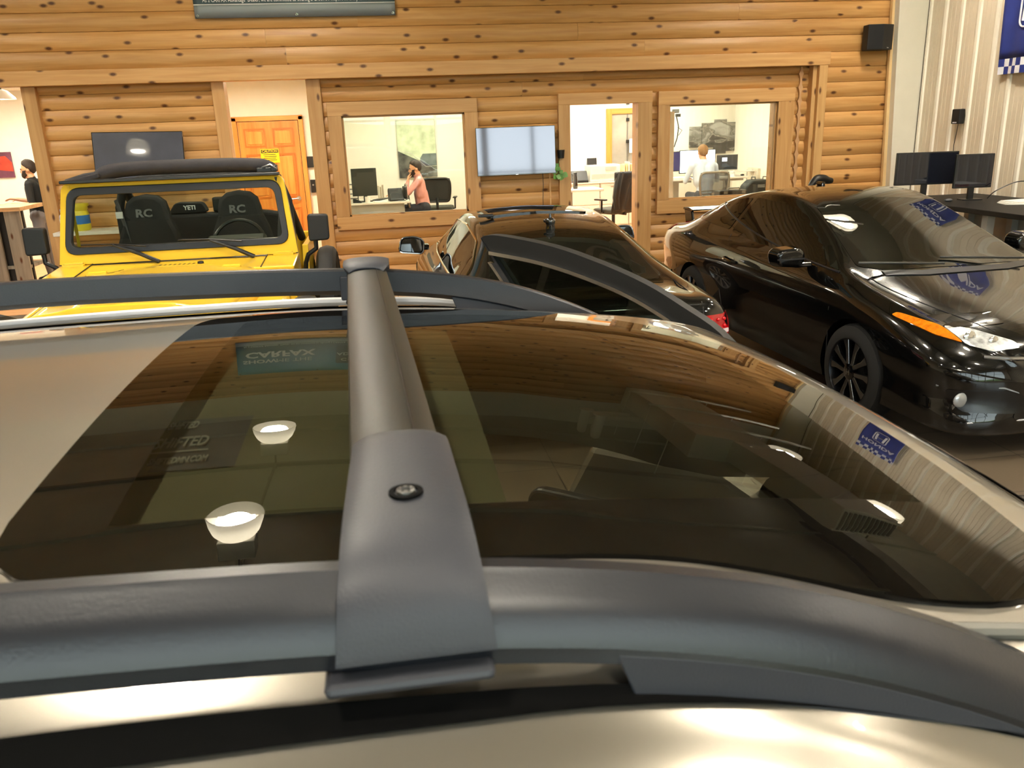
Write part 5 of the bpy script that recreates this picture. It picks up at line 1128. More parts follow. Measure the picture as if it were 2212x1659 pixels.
# ceiling panels giving the office light
M_PANEL = emat('office_panel_glow', 'fff8e2', OFFICE_L)
def panel(x, y, z, lx, ly, lab, e=M_PANEL):
    t_ = thing('ceiling_light', lab, 'ceiling light', (x, y, z), group='office ceiling light panels')
    MB().bx(-lx/2, lx/2, -ly/2, ly/2, -.012, -.004).build('diffuser', e, t_)
    for (a, b_, c, d) in ((-lx/2-.03, -lx/2, -ly/2-.03, ly/2+.03), (lx/2, lx/2+.03, -ly/2-.03, ly/2+.03), (-lx/2, lx/2, -ly/2-.03, -ly/2), (-lx/2, lx/2, ly/2, ly/2+.03)): MB().bx(a, b_, c, d, -.03, -.001).build('frame', mat('panel_frame_white', 'e8e8e4', .5), t_)
panel(-1.75, 12.2, 2.78, 1.1, .5, 'bright light panel on the hall ceiling before the orange door', emat('hall_panel_glow', 'fff2d2', OFFICE_L*1.8))
panel(.9, 12.4, 2.75, 1.2, .6, 'light panel on the ceiling above the pink-shirted man office window'); panel(.9, 14.6, 2.75, 1.2, .6, 'light panel on the ceiling above the second mesh chair')
panel(3.6, 12.6, 2.75, 1.2, .6, 'light panel on the ceiling above the chair with the jacket'); panel(5.4, 12.6, 2.75, 1.2, .6, 'light panel on the ceiling above the black cases'); panel(5.2, 15.0, 2.75, 1.2, .6, 'light panel on the ceiling before the canvas pictures'); panel(3.4, 15.0, 2.75, 1.2, .6, 'light panel on the ceiling above the filing cabinets')
panel(-5.2, 12.2, 2.85, 1.2, .6, 'light panel on the reception ceiling by the log post'); panel(-5.6, 14.4, 2.85, 1.2, .6, 'light panel on the reception ceiling by the red picture'); panel(-7.5, 13.2, 2.85, 1.2, .6, 'light panel on the reception ceiling beyond the seated person')
# ================================================================== OFFICES
FO = .15
M_DESKW = mat('desk_white', 'e6e2d8', .35, var=.02); M_DESKG = mat('desk_grey_panel', '9c9a92', .4, .2); M_MESH = mat('chair_mesh_dark', '2c2c2a', .8, bump=.4, bscale=250); M_CHF = mat('chair_frame_black', '161616', .45); M_CHG = mat('chair_frame_taupe', '7f7263', .5); M_SEAT = mat('chair_seat_grey', '4a4a44', .85)
def chair(name, lab, loc, rz, frame=M_CHF, mesh=M_MESH, seat=M_SEAT, top_=1.02, w_=.24, arms=True, group=None, slats=0):
    """swivel chair, sitter faces local -y; backrest at +y"""
    t_ = thing(name, lab, 'chair', loc, rz, group)
    for k in range(5):
        a = 2*math.pi*k/5; l_ = MB().tube([(.03*math.cos(a), .03*math.sin(a), .11), (.29*math.cos(a), .29*math.sin(a), .075)], [.022, .014], 8).build('base_leg', frame, t_, smooth=True)
        MB().cyl((.30*math.cos(a)-.012*math.sin(a), .30*math.sin(a)+.012*math.cos(a), .032), (.30*math.cos(a)+.012*math.sin(a), .30*math.sin(a)-.012*math.cos(a), .032), .03, n=12).build('castor', M_BLACK, l_)
    MB().cyl((0, 0, .09), (0, 0, .42), .028, n=12).build('gas_column', frame, t_, smooth=True)
    MB().pxy(rrect(-.25, .25, -.26, .24, .08), .42, .50).build('seat', seat, t_, bevel=.03, bseg=3)
    out = [(-w_*.86, .60), (-w_, .78), (-w_, top_-.05), (-w_+.05, top_), (w_-.05, top_), (w_, top_-.05), (w_, .78), (w_*.86, .60)]
    def bk(u, z): return Vector((u, .24+.10*(z-.5)-.05*math.cos(u/w_*1.4)+.05, z))
    lp = rpoly(out, .06, 4)
    MB().tube([bk(*q) for q in lp], .018, 8, closed=True).build('back_frame', frame, t_, smooth=True)
    us = [-1+2*i/10 for i in range(11)]; vs = [.60+(top_-.60)*i/10 for i in range(11)]
    MB().grid(lambda u, v: bk(u*(w_*.86+(w_*.14)*min(1, (v-.6)/.18))*.985, v), us, vs).build('back_mesh', mesh, t_, smooth=True, solid=.004)
    for i in range(slats): MB().tube([bk(u*w_*.8, .64+.05*i)+Vector((0, -.01, 0)) for u in (-1, -.5, 0, .5, 1)], .012, 6).build('lumbar_slat', frame, t_, smooth=True)
    MB().tube([(0, .05, .43), (0, .27, .42), (0, .285, .56), (0, .265, .66)], .025, 8).build('back_stem', frame, t_, smooth=True)
    if arms:
        for s in (-1, 1):
            a_ = MB().tube([(s*.20, .02, .44), (s*.29, .02, .46), (s*.295, .03, .64)], .016, 8).build('arm_post', frame, t_, smooth=True)
            MB().bx(s*.295-.035, s*.295+.035, -.12, .13, .64, .665).build('arm_pad', M_BLACK, a_, bevel=.012)
    return t_
def monitor(name, lab, loc, rz, w_, h, stand=.12, screen=None, body=None, roll=0):
    t_ = thing(name, lab, 'monitor', loc, rz); body = body or M_BLACK
    MB().bx(-w_/2, w_/2, -.012, .022, stand, stand+h).build('monitor_shell', body, t_, bevel=.006)
    MB().bx(-w_/2+.012, w_/2-.012, -.0135, -.012, stand+.016, stand+h-.012).build('screen', screen or M_SCREEN, t_)
    MB().bx(-.03, .03, .0, .03, .005, stand+.08).build('stand_neck', body, t_); MB().pxy(rrect(-.11, .11, -.07, .09, .03), 0, .012).build('stand_foot', body, t_)
    return t_
def simple(name, mb, mt, lab, cat, loc=None, rz=0, bevel=0., smooth=False, group=None):
    o = mb.build(name, mt, None, bevel=bevel, smooth=smooth)
    if loc is not None: o.location = loc
    o.rotation_euler = (0, 0, rz); return tag(o, lab, cat, group)
# ---- office with the pink-shirted man
DZ = .90
p0 = Q(752, 442, 13.55); p1 = Q(886, 438, 13.55)
dk = thing('office_desk', 'pale office desk with grey front panel behind the first log window', 'desk', (p0.x, 13.55, FO))
w_ = p1.x-p0.x
MB().bx(-.08, w_, 0, .85, DZ-FO-.03, DZ-FO).build('desk_top', M_DESKW, dk, bevel=.004); MB().bx(-.06, w_-.12, .03, .05, .05, DZ-FO-.03).build('modesty_panel', M_DESKG, dk)
for lx in (-.06, w_-.14):
    for ly in (.05, .78): MB().bx(lx, lx+.05, ly, ly+.05, 0, DZ-FO-.03).build('leg', M_DESKG, dk)
p = Q(789, 420, 13.85); monitor('desk_monitor', 'black monitor seen from behind on the pale office desk', (p.x, 13.85, DZ), R_(185), .40, .43, .09, body=mat('monitor_back_olive', '23261d', .45))
ph = thing('desk_phone', 'black desk telephone with handset on the corner of the pale desk', 'phone', (Q(858, 430, 13.72).x, 13.72, DZ), R_(10))
MB().pyz([(-.09, 0), (.10, 0), (.10, .17), (.06, .20), (-.09, .03)], -.13, .10).build('phone_body', M_BLACK, ph, bevel=.01); MB().bx(.11, .155, -.08, .10, .02, .22).build('handset', M_BLACK, ph, bevel=.015)
MB().tube([(.12, -.08, .05), (.16, -.12, .03), (.10, -.14, .012), (-.02, -.13, .01)], .006, 6).build('coiled_cord', M_BLACK, ph)
simple('coffee_mug', MB().lathe([(.035, 0), (.04, .01), (.042, .09), (.038, .09), (.034, .012), (.002, .01)], 16), mat('mug_white', 'f2f0ea', .3), 'white mug standing on the pale office desk', 'mug', (Q(794, 430, 13.64).x, 13.64, DZ), smooth=True)
simple('paper_stack', MB().pxy(rrect(-.10, .10, -.07, .07, .004), 0, .012), mat('paper_white', 'f4f2ea', .7), 'low stack of papers on the pale office desk', 'papers', (Q(822, 432, 13.9).x, 13.66, DZ), .1)
simple('keyboard', MB().pxy(rrect(-.20, .20, -.07, .07, .01), 0, .018), M_BLACK, 'black keyboard under the hand of the pink-shirted man', 'keyboard', (Q(822, 425, 14.1).x, 14.1, DZ), 1.2, .004)
simple('stapler', MB().pxz([(-.07, 0), (.07, 0), (.07, .02), (-.05, .07), (-.07, .06)], -.02, .02), M_BLACK, 'black stapler on the pale desk near the monitor foot', 'stapler', (Q(772, 432, 13.66).x, 13.64, DZ), -.4, .006)
tr = thing('document_rack', 'dark wire document rack behind the monitor on the pale desk', 'rack', (Q(757, 425, 14.2).x, 14.2, DZ))
for i in range(4): MB().bx(-.16, .13, -.12, .12, .03+i*.075, .036+i*.075).build('tray', M_BLACK, tr)
for cx_ in (-.15, .12): MB().bx(cx_, cx_+.01, -.12, .12, 0, .30).build('rack_side', M_BLACK, tr)
for i, (dx, hh, cc) in enumerate(((.0, .22, 'd9cdb4'), (.035, .2, 'c9b79a'), (.07, .23, 'b8a890'))):
    simple('binder', MB().bx(-.014, .014, -.10, .10, 0, hh), mat('binder_'+cc, cc, .6), ('cream', 'tan', 'brown')[i]+' upright binder beside the monitor on the pale desk', 'binder', (Q(818, 415, 14.25).x+dx, 14.25, DZ), 0, .003)
# dark poster on the back wall
mp = bpy.data.materials.new('poster_print'); mp.use_nodes = True; t = mp.node_tree; b = t.nodes['Principled BSDF']; b.inputs['Roughness'].default_value = .08
nz = t.nodes.new('ShaderNodeTexNoise'); nz.inputs['Scale'].default_value = 5; nz.inputs['Detail'].default_value = 6; rp = t.nodes.new('ShaderNodeValToRGB')
for e, (p_, c_) in zip(rp.color_ramp.elements, ((.35, '25282e'), (.7, '7f7f78'))): e.position = p_; e.color = (*lin(c_), 1)
tc = t.nodes.new('ShaderNodeTexCoord'); t.links.new(tc.outputs['Object'], nz.inputs['Vector']); t.links.new(nz.outputs[0], rp.inputs[0]); t.links.new(rp.outputs[0], b.inputs['Base Color'])
a_ = Q(859, 320, YO-.02); b2 = Q(945, 381, YO-.02)
po = thing('wall_poster', 'dark grey poster with painted-on reflection on the wall behind the pink-shirted man', 'poster', ((a_.x+b2.x)/2, YO-.02, b2.z)); hw = (b2.x-a_.x)/2
MB().bx(-hw, hw, -.02, .01, 0, 1.02).build('poster_board', mp, po)
MB().prism([(-hw, .48), (-hw, 1.02), (hw, 1.02), (hw, .22), (.02, .30)], lambda u, v: (u, -.0215, v), lambda u, v: (u, -.020, v)).build('painted_sky_reflection', mat('poster_pale', 'c3cbb0', .2, var=.3, vscale=6), po)  # reflection in the window glass, painted onto the poster
MB().tube([(-hw, -.023, .48), (-.12, -.023, .44), (.02, -.023, .30), (.15, -.023, .19), (hw, -.023, .20)], .006, 6, flat=.2).build('white_outline_print', mw, po)
MB().prism([(.04, .20), (hw, .205), (hw, .42), (.10, .42), (.05, .34)], lambda u, v: (u, -.0225, v), lambda u, v: (u, -.0218, v)).build('grey_car_print', mat('poster_car_grey', '5b5d6a', .3, var=.4, vscale=8), po)
# chairs
c1p = Q(935, 455, 14.95)
chair('mesh_office_chair', 'black mesh office chair with armrests, empty, behind the pink-shirted man', (Q(948, 430, 15.3).x, 15.3, FO), R_(170), slats=2, w_=.25, top_=1.0)
# ---- office seen through the doorway: low cabinets, printer, folders
cab = thing('filing_cabinets', 'white low cabinet run along the wall inside the open doorway', 'cabinet', (3.0, 15.2, FO))
for i in range(4):
    x0 = -.1+i*.55; bdy = MB().bx(x0, x0+.54, 0, .55, 0, .78).build('cabinet_body', M_DESKW, cab, bevel=.004)
    for j in range(2): MB().bx(x0+.01, x0+.53, -.015, 0, .02+.38*j, .38+.38*j).build('drawer', M_DESKW, bdy, bevel=.003); MB().bx(x0+.2, x0+.34, -.025, -.015, .33+.38*j, .345+.38*j).build('drawer_handle', M_BALU, bdy)
CZ = FO+.78
MB().bx(-.12, 2.12, -.03, .57, .78, .80).build('cabinet_top', M_DESKW, cab)
CZ += .02
pr_ = thing('printer', 'white boxy printer on the low cabinets inside the doorway', 'printer', (Q(1303, 390, 15.45).x, 15.48, CZ))
MB().bx(-.30, .28, -.20, .22, 0, .30).build('printer_body', mat('printer_white', 'e4e0d2', .4), pr_, bevel=.02); MB().bx(-.26, .24, -.206, -.2, .06, .14).build('paper_drawer', mat('printer_grey', 'b7b3a8', .4), pr_, bevel=.005); MB().bx(.0, .20, -.208, -.2, .20, .26).build('control_panel', MATS['printer_grey'], pr_)
simple('small_display', MB().pyz([(-.03, 0), (.04, 0), (.01, .12), (-.01, .12)], -.09, .09), M_BLACK, 'small grey display standing on top of the white printer', 'display', (Q(1279, 350, 15.45).x, 15.48, CZ+.30))
dp = thing('desk_phone', 'black office telephone with angled screen beside the white printer', 'phone', (Q(1253, 385, 15.25).x, 15.30, CZ))
MB().pyz([(-.10, 0), (.10, 0), (.08, .19), (.05, .21), (-.10, .04)], -.15, .15).build('phone_body', M_BLACK, dp, bevel=.01)
MB().prism([(-.04, .10), (.12, .10), (.12, .185), (-.04, .185)], lambda u, v: (u, -.10+v*.88-.026, v), lambda u, v: (u, -.10+v*.88-.022, v)).build('phone_screen', mat('phone_lcd', '8f9aa0', .2), dp)
MB().bx(-.145, -.09, -.09, .08, .07, .16).build('handset', M_BLACK, dp, bevel=.015)
random.seed(11); xx = Q(1346, 380, 15.4).x
fcol = ['e2d2a4', 'd9bf8a', 'e8dcc0', 'c9a877', 'd8d4c8', 'b99b77', 'e6e0d0', 'd0b48a', 'a9907a', 'cfc9bd']
names = ['cream', 'tan', 'ivory', 'ochre', 'pale grey', 'brown', 'off-white', 'sand', 'dark tan', 'light grey']
for i in range(10):
    h = .24+.10*random.random(); simple('file_folder', MB().bx(-.016, .016, -.12, .12, 0, h), mat('folder_'+fcol[i], fcol[i], .7), names[i]+' upright file folder in the row beside the white printer', 'folder', (xx+i*.045, 15.44, CZ), 0, .003, group='file folders in a row')
# orange framed glazed door in the back wall
g0 = Q(1310, 235, YO-.03); dx0 = g0.x
d3 = struct(MB().bx(dx0, dx0+.10, YO-.06, YO, FO, g0.z).build('door_3', M_ORW)); MB().bx(dx0+.10, dx0+1.0, YO-.058, YO, g0.z-.10, g0.z).build('door_head', M_ORWX, d3); MB().bx(dx0+1.0, dx0+1.1, YO-.06, YO, FO, g0.z).build('door_stile', M_ORW, d3)
MB().bx(dx0+.10, dx0+1.0, YO-.03, YO-.02, FO, g0.z-.10).build('door_glass', mat('grey_glazing', '9d968a', .2, var=.15, vscale=3), d3)
MB().bx(dx0+.40, dx0+.42, YO-.045, YO-.03, FO, g0.z-.10).build('door_track', mat('track_grey', '6f6a62', .4), d3)
for zz in (1.2, 1.6, 2.0, 2.3): MB().bx(dx0+.385, dx0+.44, YO-.06, YO-.03, zz, zz+.06).build('door_roller', M_BLACK, d3)
simple('notice_board', MB().bx(-.2, .2, -.012, .012, 0, .95), mat('notice_blue', '2f4a9c', .5), 'blue notice board on the wall inside the open doorway', 'notice board', (dx0+.80, YO-.075, 1.22))
wl_ = thing('handset_charger', 'white handheld charger with looping cable beside the blue board', 'charger', (dx0+.47, YO-.10, 1.42)); MB().bx(-.04, .04, -.02, .02, 0, .26).build('charger_body', mw, wl_, bevel=.01); MB().tube([(.03, 0, .02), (.06, 0, .3), (.07, 0, .6), (.09, 0, .8)], .008, 6).build('charger_cable', M_BLACK, wl_, smooth=True)
# sit-stand desk corner and the chair with the jacket
d4 = thing('standing_desk', 'white desk corner inside the open doorway beside the jacket chair', 'desk', (Q(1262, 415, 13.1).x, 13.1, FO)); zt = Q(1262, 407, 13.1).z-FO
MB().pxy(rrect(-.75, .25, -.30, .35, .03), zt-.03, zt).build('desk_top', M_DESKW, d4, bevel=.004); MB().bx(-.30, -.2, -.04, .04, 0, zt-.03).build('desk_column', M_DESKG, d4); MB().bx(-.55, .05, -.04, .04, 0, .03).build('desk_foot', M_DESKG, d4)
simple('thermos_flask', MB().lathe([(.035, 0), (.037, .01), (.037, .18), (.03, .20), (.03, .25), (.024, .255), (.002, .256)], 16), M_GLOSSB, 'black thermos flask on the white desk inside the doorway', 'flask', (Q(1243, 400, 13.1).x, 13.1, zt+FO), smooth=True)
simple('red_can', MB().lathe([(.03, 0), (.033, .008), (.033, .11), (.028, .118), (.002, .118)], 14), mat('can_red', 'b3261e', .3), 'red can beside the thermos flask', 'can', (Q(1234, 400, 13.2).x-.03, 13.2, zt+FO), smooth=True)
jc = chair('jacket_chair', 'black office chair draped with a black jacket inside the doorway', (Q(1325, 430, 13.35).x, 13.35, FO), R_(-150), top_=1.05, w_=.25, arms=True)
def jk(u, v):
    w_ = .30-.05*abs(v-.55); return Vector((u*w_, .26+.11*(v-.5)+.045*math.cos(u*2)+.02*math.sin(u*9+v*7), v if abs(u) < .9 else v-.01))
us = [-1+2*i/16 for i in range(17)]; vs = [.46+.63*i/14 for i in range(15)]
MB().grid(jk, us, vs).build('draped_jacket', mat('black_nylon', '0f1011', .4, var=.2, vscale=15, bump=.6, bscale=14), jc, smooth=True, solid=.02)
for s in (-1, 1): MB().tube([(s*.20, .35, 1.06), (s*.27, .36, .92), (s*.29, .34, .70), (s*.26, .33, .52)], [.05, .06, .055, .045], 8).build('jacket_sleeve', MATS['black_nylon'], jc, smooth=True)
# ---- office with the light-shirted man
p0 = Q(1456, 388, 14.4); p1 = Q(1618, 380, 14.4); zt = (p0.z+p1.z)/2-FO
d5 = thing('standing_desk', 'long white desk with grey pedestal behind the second log window', 'desk', ((p0.x+p1.x)/2, 14.75, FO)); hw = (p1.x-p0.x)/2
MB().pxy(rrect(-hw-.3, hw, -.38, .40, .03), zt-.03, zt).build('desk_top', M_DESKW, d5, bevel=.004)
for lx in (-hw+.1, hw-.32): MB().bx(lx, lx+.10, -.05, .05, 0, zt-.03).build('desk_column', mat('column_grey', 'a9a69c', .4), d5); MB().bx(lx-.12, lx+.24, -.30, .32, zt-.07, zt-.03).build('desk_bracket', MATS['column_grey'], d5)
DZ2 = zt+FO
ma = Q(1468, 325, 14.8); mb_ = Q(1544, 372, 14.8)
s1 = emat('white_screen_glow', 'f2f4ff', 3.0); s2 = emat('purple_screen_glow', '6a5a8c', .55)
m1 = monitor('desk_monitor', 'wide monitor glowing white in front of the light-shirted man', ((ma.x+mb_.x)/2, 14.8, DZ2), 0, mb_.x-ma.x, ma.z-mb_.z, max(.05, mb_.z-DZ2), s1)
pa = Q(1448, 328, 14.75); pb = Q(1468, 370, 14.75)
monitor('desk_monitor', 'monitor with dim purple picture beside the white screen', ((pa.x+pb.x)/2-.10, 14.72, DZ2), R_(12), .40, pa.z-pb.z, max(.05, pb.z-DZ2), s2)
pa = Q(1547, 334, 14.85); pb = Q(1593, 367, 14.85)
ms = mat('dark_desktop_screen', '14161a', .1, emit='1a2028', estr=.5); m3 = monitor('desk_monitor', 'silver monitor with dark screen below the canvas pictures', ((pa.x+pb.x)/2, 14.85, DZ2), 0, pb.x-pa.x, pa.z-pb.z, max(.05, pb.z-DZ2), ms, mat('silver_shell', 'c9c7c0', .3, .6))
zs = max(.05, pb.z-DZ2); MB().bx(-.10, .0, -.0145, -.0138, zs+.16, zs+.23).build('window_print', emat('white_window_glow', 'f0f4f4', 1.5), m3)
for i in range(3): MB().bx(-.10, .06-.03*i, -.0145, -.0138, zs+.07+.022*i, zs+.076+.022*i).build('text_print', emat('grey_text_glow', '808890', .6), m3)
simple('monitor_riser', MB().bx(-.22, .22, -.10, .10, .07, .085).bx(-.20, -.185, -.10, .10, 0, .07).bx(.185, .20, -.10, .10, 0, .07), M_DESKW, 'thin white riser shelf under the silver monitor', 'stand', ((pa.x+pb.x)/2+.20, 14.60, DZ2))
simple('computer_mouse', MB().ball((0, 0, .012), .03, 12, 6, (1.3, .9, .5)), M_BLACK, 'black mouse near the end of the long white desk', 'mouse', (Q(1607, 379, 14.55).x, 14.62, DZ2), smooth=True)
simple('desk_papers', MB().pxy(rrect(-.16, .16, -.11, .11, .004), 0, .02), mat('paper_grey', 'cfccc4', .7), 'loose papers on the left end of the long white desk', 'papers', (Q(1470, 383, 14.5).x, 14.55, DZ2), .2)
cvs = [((1490, 274), (1514, 318)), ((1517, 266), (1542, 318)), ((1544, 258), (1567, 331)), ((1570, 264), (1594, 325)), ((1596, 270), (1621, 317))]
mcv = bpy.data.materials.new('canvas_print'); mcv.use_nodes = True; t = mcv.node_tree; b = t.nodes['Principled BSDF']; b.inputs['Roughness'].default_value = .6
tc = t.nodes.new('ShaderNodeTexCoord'); mpn = t.nodes.new('ShaderNodeMapping'); mpn.inputs['Scale'].default_value = (1.1, 1.1, 2.6); nz = t.nodes.new('ShaderNodeTexNoise'); nz.inputs['Scale'].default_value = 2.2; nz.inputs['Detail'].default_value = 5; nz.inputs['Distortion'].default_value = 1.2
sx = t.nodes.new('ShaderNodeSeparateXYZ'); ad = t.nodes.new('ShaderNodeMath'); ad.operation = 'MULTIPLY_ADD'; ad.inputs[1].default_value = .55; ad.inputs[2].default_value = -.70
ad2 = t.nodes.new('ShaderNodeMath'); ad2.operation = 'ADD'; rp = t.nodes.new('ShaderNodeValToRGB')
for e, (p_, c_) in zip(rp.color_ramp.elements, ((.42, '24211f'), (.95, 'a9a7a4'))): e.position = p_; e.color = (*lin(c_), 1)
for p_, c_ in ((.60, '3d3834'), (.68, '514a45'), (.72, '9a948c'), (.77, '5c5751')): e = rp.color_ramp.elements.new(p_); e.color = (*lin(c_), 1)
t.links.new(tc.outputs['Object'], mpn.inputs[0]); t.links.new(mpn.outputs[0], nz.inputs['Vector']); t.links.new(tc.outputs['Object'], sx.inputs[0]); t.links.new(sx.outputs['Z'], ad.inputs[0]); t.links.new(ad.outputs[0], ad2.inputs[0]); t.links.new(nz.outputs[0], ad2.inputs[1]); t.links.new(ad2.outputs[0], rp.inputs[0]); t.links.new(rp.outputs[0], b.inputs['Base Color'])
cl_ = ['first grey landscape canvas, shortest, nearest the white column', 'second grey landscape canvas beside the shortest one', 'tallest grey landscape canvas in the middle of five', 'fourth grey landscape canvas beside the tallest one', 'fifth grey landscape canvas with reddish bank, nearest the right jamb']
for i, (q0, q1) in enumerate(cvs):
    A = Q(*q0, YO-.03); B = Q(*q1, YO-.03); simple('canvas_picture', MB().bx(A.x, B.x, YO-.04, YO, B.z, A.z), mcv, cl_[i], 'picture', group='five part canvas picture')
chair('taupe_mesh_chair', 'taupe framed mesh chair under the light-shirted man', (Q(1527, 410, 13.7).x, 13.7, FO), R_(180), frame=M_CHG, mesh=mat('grey_see_through_mesh', '5a5752', .8), seat=M_CHF, top_=.99, w_=.25, arms=False, slats=2)
MATS['grey_see_through_mesh'].node_tree.nodes['Principled BSDF'].inputs['Alpha'].default_value = .55
# cases on a low table by the glass
p = Q(1580, 418, 13.0); lt = thing('low_table', 'low table carrying the two black cases behind the second log window', 'table', (Q(1612, 420, 13.0).x, 13.0, FO)); zt = Q(1580, 427, 12.85).z-FO-.02
MB().bx(-.55, .55, -.28, .28, zt-.03, zt).build('table_top', M_DESKW, lt)
for lx in (-.5, .45):
    for ly in (-.24, .19): MB().bx(lx, lx+.05, ly, ly+.05, 0, zt-.03).build('leg', M_DESKG, lt)
TZ = zt+FO
c_a = thing('tool_case', 'low black tool case with grey clasps and handle', 'case', (Q(1578, 418, 12.9).x, 12.88, TZ))
MB().bx(-.24, .22, -.12, .12, 0, .14).build('case_body', M_BLACK, c_a, bevel=.015); MB().tube([(-.10, -.10, .14), (-.09, -.10, .175), (.09, -.10, .175), (.10, -.10, .14)], .012, 8).build('case_handle', mat('handle_grey', '6a6a66', .4), c_a, smooth=True)
for s in (-.17, .13): MB().bx(s, s+.06, -.125, -.115, .09, .13).build('case_clasp', MATS['handle_grey'], c_a)
c_b = thing('travel_bag', 'large black soft travel bag with two handles beside the tool case', 'bag', (Q(1640, 410, 13.05).x, 13.08, TZ))
MB().pxz(rpoly([(-.27, 0), (.27, 0), (.27, .20), (.12, .27), (-.16, .27), (-.27, .17)], .04), -.14, .14).build('bag_body', mat('black_canvas', '191a18', .7), c_b, bevel=.03, bseg=3)
for s in (-.10, .10): MB().tube([(s-.035, 0, .26), (s-.03, 0, .31), (s+.03, 0, .31), (s+.035, 0, .26)], .010, 6).build('bag_handle', MATS['handle_grey'], c_b, smooth=True)
MB().bx(-.08, .04, -.145, -.14, .15, .20).build('bag_badge', MATS['handle_grey'], c_b)
rt = thing('white_cabinet', 'white equipment cabinet with thin upright aerials by the right jamb', 'cabinet', (Q(1650, 390, 14.9).x, 14.95, FO)); zt = Q(1650, 362, 14.9).z-FO
MB().bx(-.20, .20, -.2, .25, 0, zt).build('cabinet_body', mat('cabinet_cream', 'e3ddcc', .5), rt, bevel=.01); MB().box((-.05, 0, zt+.012), (.16, .10, .024)).build('router', mw, rt)
for s in (-.09, -.02): MB().tube([(s, .03, zt+.02), (s+.03, .03, zt+.16)], .005, 6).build('aerial', mw, rt)
MB().tube([(-.36, -.1, zt-.02), (-.25, -.1, zt-.02), (-.25, -.1, zt-.42), (-.36, -.1, zt-.42)], .008, 6, closed=True).build('wire_frame', M_BALU, rt)
wc = thing('wall_camera', 'small dark camera with hanging cables high on the office wall', 'camera', (Q(1459, 240, 13.5).x, 13.5, Q(1459, 240, 13.5).z)); MB().bx(-.06, .05, -.05, .05, -.03, .03).build('camera_body', mat('camera_grey', '5a5a58', .4), wc, bevel=.008)
MB().bx(.0, .07, -.06, .0, -.09, -.045).build('camera_lens', M_BLACK, wc); MB().tube([(.02, 0, -.08), (.06, 0, -.25), (.04, 0, -.42), (-.01, 0, -.56)], .009, 6).build('cable', M_BLACK, wc, smooth=True); MB().tube([(.04, 0, -.25), (.12, 0, -.30), (.06, 0, -.38)], .005, 6).build('cable', M_BLACK, wc, smooth=True); MB().bx(-.10, -.06, -.02, .02, -1.7, .35).build('mounting_pole', M_WHITE, wc)
struct(MB().bx(Q(1443, 300, 12.2).x, Q(1456, 300, 12.2).x, 12.2, 12.3, FO, 2.1).build('trim_20', mat('white_tile_edge', 'dfe3e6', .4)))
# ---- reception on the left
ct = thing('reception_counter', 'grey timber reception counter seen past the log post', 'counter', (-6.05, 12.3, 0))
M_GW = wood('grey_barn_wood', '7b756c', 'a39c90', 'z', .7)
a_ = Q(45, 447, 12.1); zt = a_.z; xr = a_.x+6.05
MB().bx(-1.6, xr, -.25, .55, zt-.05, zt).build('counter_top', wood('counter_top_wood', 'b98f60', 'd0aa7c', 'x', .5), ct)
for i in range(6):
    x1 = xr-.05-i*.30
    MB().bx(x1-.20, x1, -.16, -.12, 0, zt-.05).build('counter_board', M_GW, ct)
MB().bx(-1.55, xr-.06, -.05, .0, 0, zt-.05).build('counter_back', mat('counter_dark', '2a2622', .7), ct); MB().bx(-1.55, xr-.06, -.12, .4, .35, .39).build('counter_shelf', M_GW, ct)
A = Q(-30, 330, YO-.03); B = Q(33, 383, YO-.03)
rp_ = thing('red_picture', 'red and violet landscape picture on the reception wall', 'picture', ((A.x+B.x)/2, YO-.02, B.z)); hw = (B.x-A.x)/2
MB().bx(-hw, hw, -.02, .01, 0, A.z-B.z).build('picture_board', mat('sunset_print', '6d3a52', .4, var=.5, vscale=4), rp_); MB().prism([(-hw, .15), (hw, .10), (hw, .25), (.1, .36), (-hw, .34)], lambda u, v: (u, -.023, v), lambda u, v: (u, -.0205, v)).build('red_streak_print', mat('red_print', 'c8412c', .4, var=.4, vscale=6), rp_)
lp = thing('pendant_lamp', 'small white pendant lamp on the reception ceiling', 'lamp', Q(6, 215, 14.0)); zz = 2.85-lp.location.z
MB().lathe([(.03, .14), (.08, .12), (.17, .03), (.18, 0), (.17, 0), (.07, .11), (.02, .125)], 20).build('shade', mw, lp, smooth=True); MB().ball((0, 0, .05), .05, 12, 8).build('bulb', emat('pendant_glow', 'fff0d0', 20), lp, smooth=True); MB().cyl((0, 0, .14), (0, 0, zz), .008, n=8).build('cord', M_BLACK, lp)
# ---- desk by the ribbed wall
sd = thing('wall_desk', 'black topped desk along the ribbed metal wall', 'desk', (6.40, 7.9, 0))
MB().bx(-.62, .52, -1.4, 1.15, .98, 1.03).build('desk_top', mat('desk_black', '0d0c0d', .55, spec=.25), sd, bevel=.006)
for ly in (-1.3, -.45, .35, 1.05):
    for lx in (-.55, .38): MB().bx(lx, lx+.08, ly-.04, ly+.04, 0, .98).build('desk_leg', mat('leg_grey', '9a968f', .5), sd)
MB().bx(.47, .49, -1.3, 1.05, .2, .95).build('back_panel', mat('desk_back_panel', 'b8b0a4', .6), sd)
A = Q(1943, 331, 8.7); B = Q(2058, 396, 8.7); monitor('wide_monitor', 'wide black monitor on the black desk, nearest the white column', ((A.x+B.x)/2, 8.7, 1.03), R_(-8), B.x-A.x, A.z-B.z, max(.06, B.z-1.03))
A = Q(2070, 334, 8.35); B = Q(2136, 404, 8.35); monitor('square_monitor', 'squarish black monitor on the black desk beside the wide one', ((A.x+B.x)/2, 8.35, 1.03), R_(-8), B.x-A.x, A.z-B.z, max(.06, B.z-1.03))
p = Q(2190, 415, 7.9); pb_ = thing('parcel_box', 'white cardboard box with orange side on the black desk', 'box', (6.62, 7.35, 1.03), R_(-12))
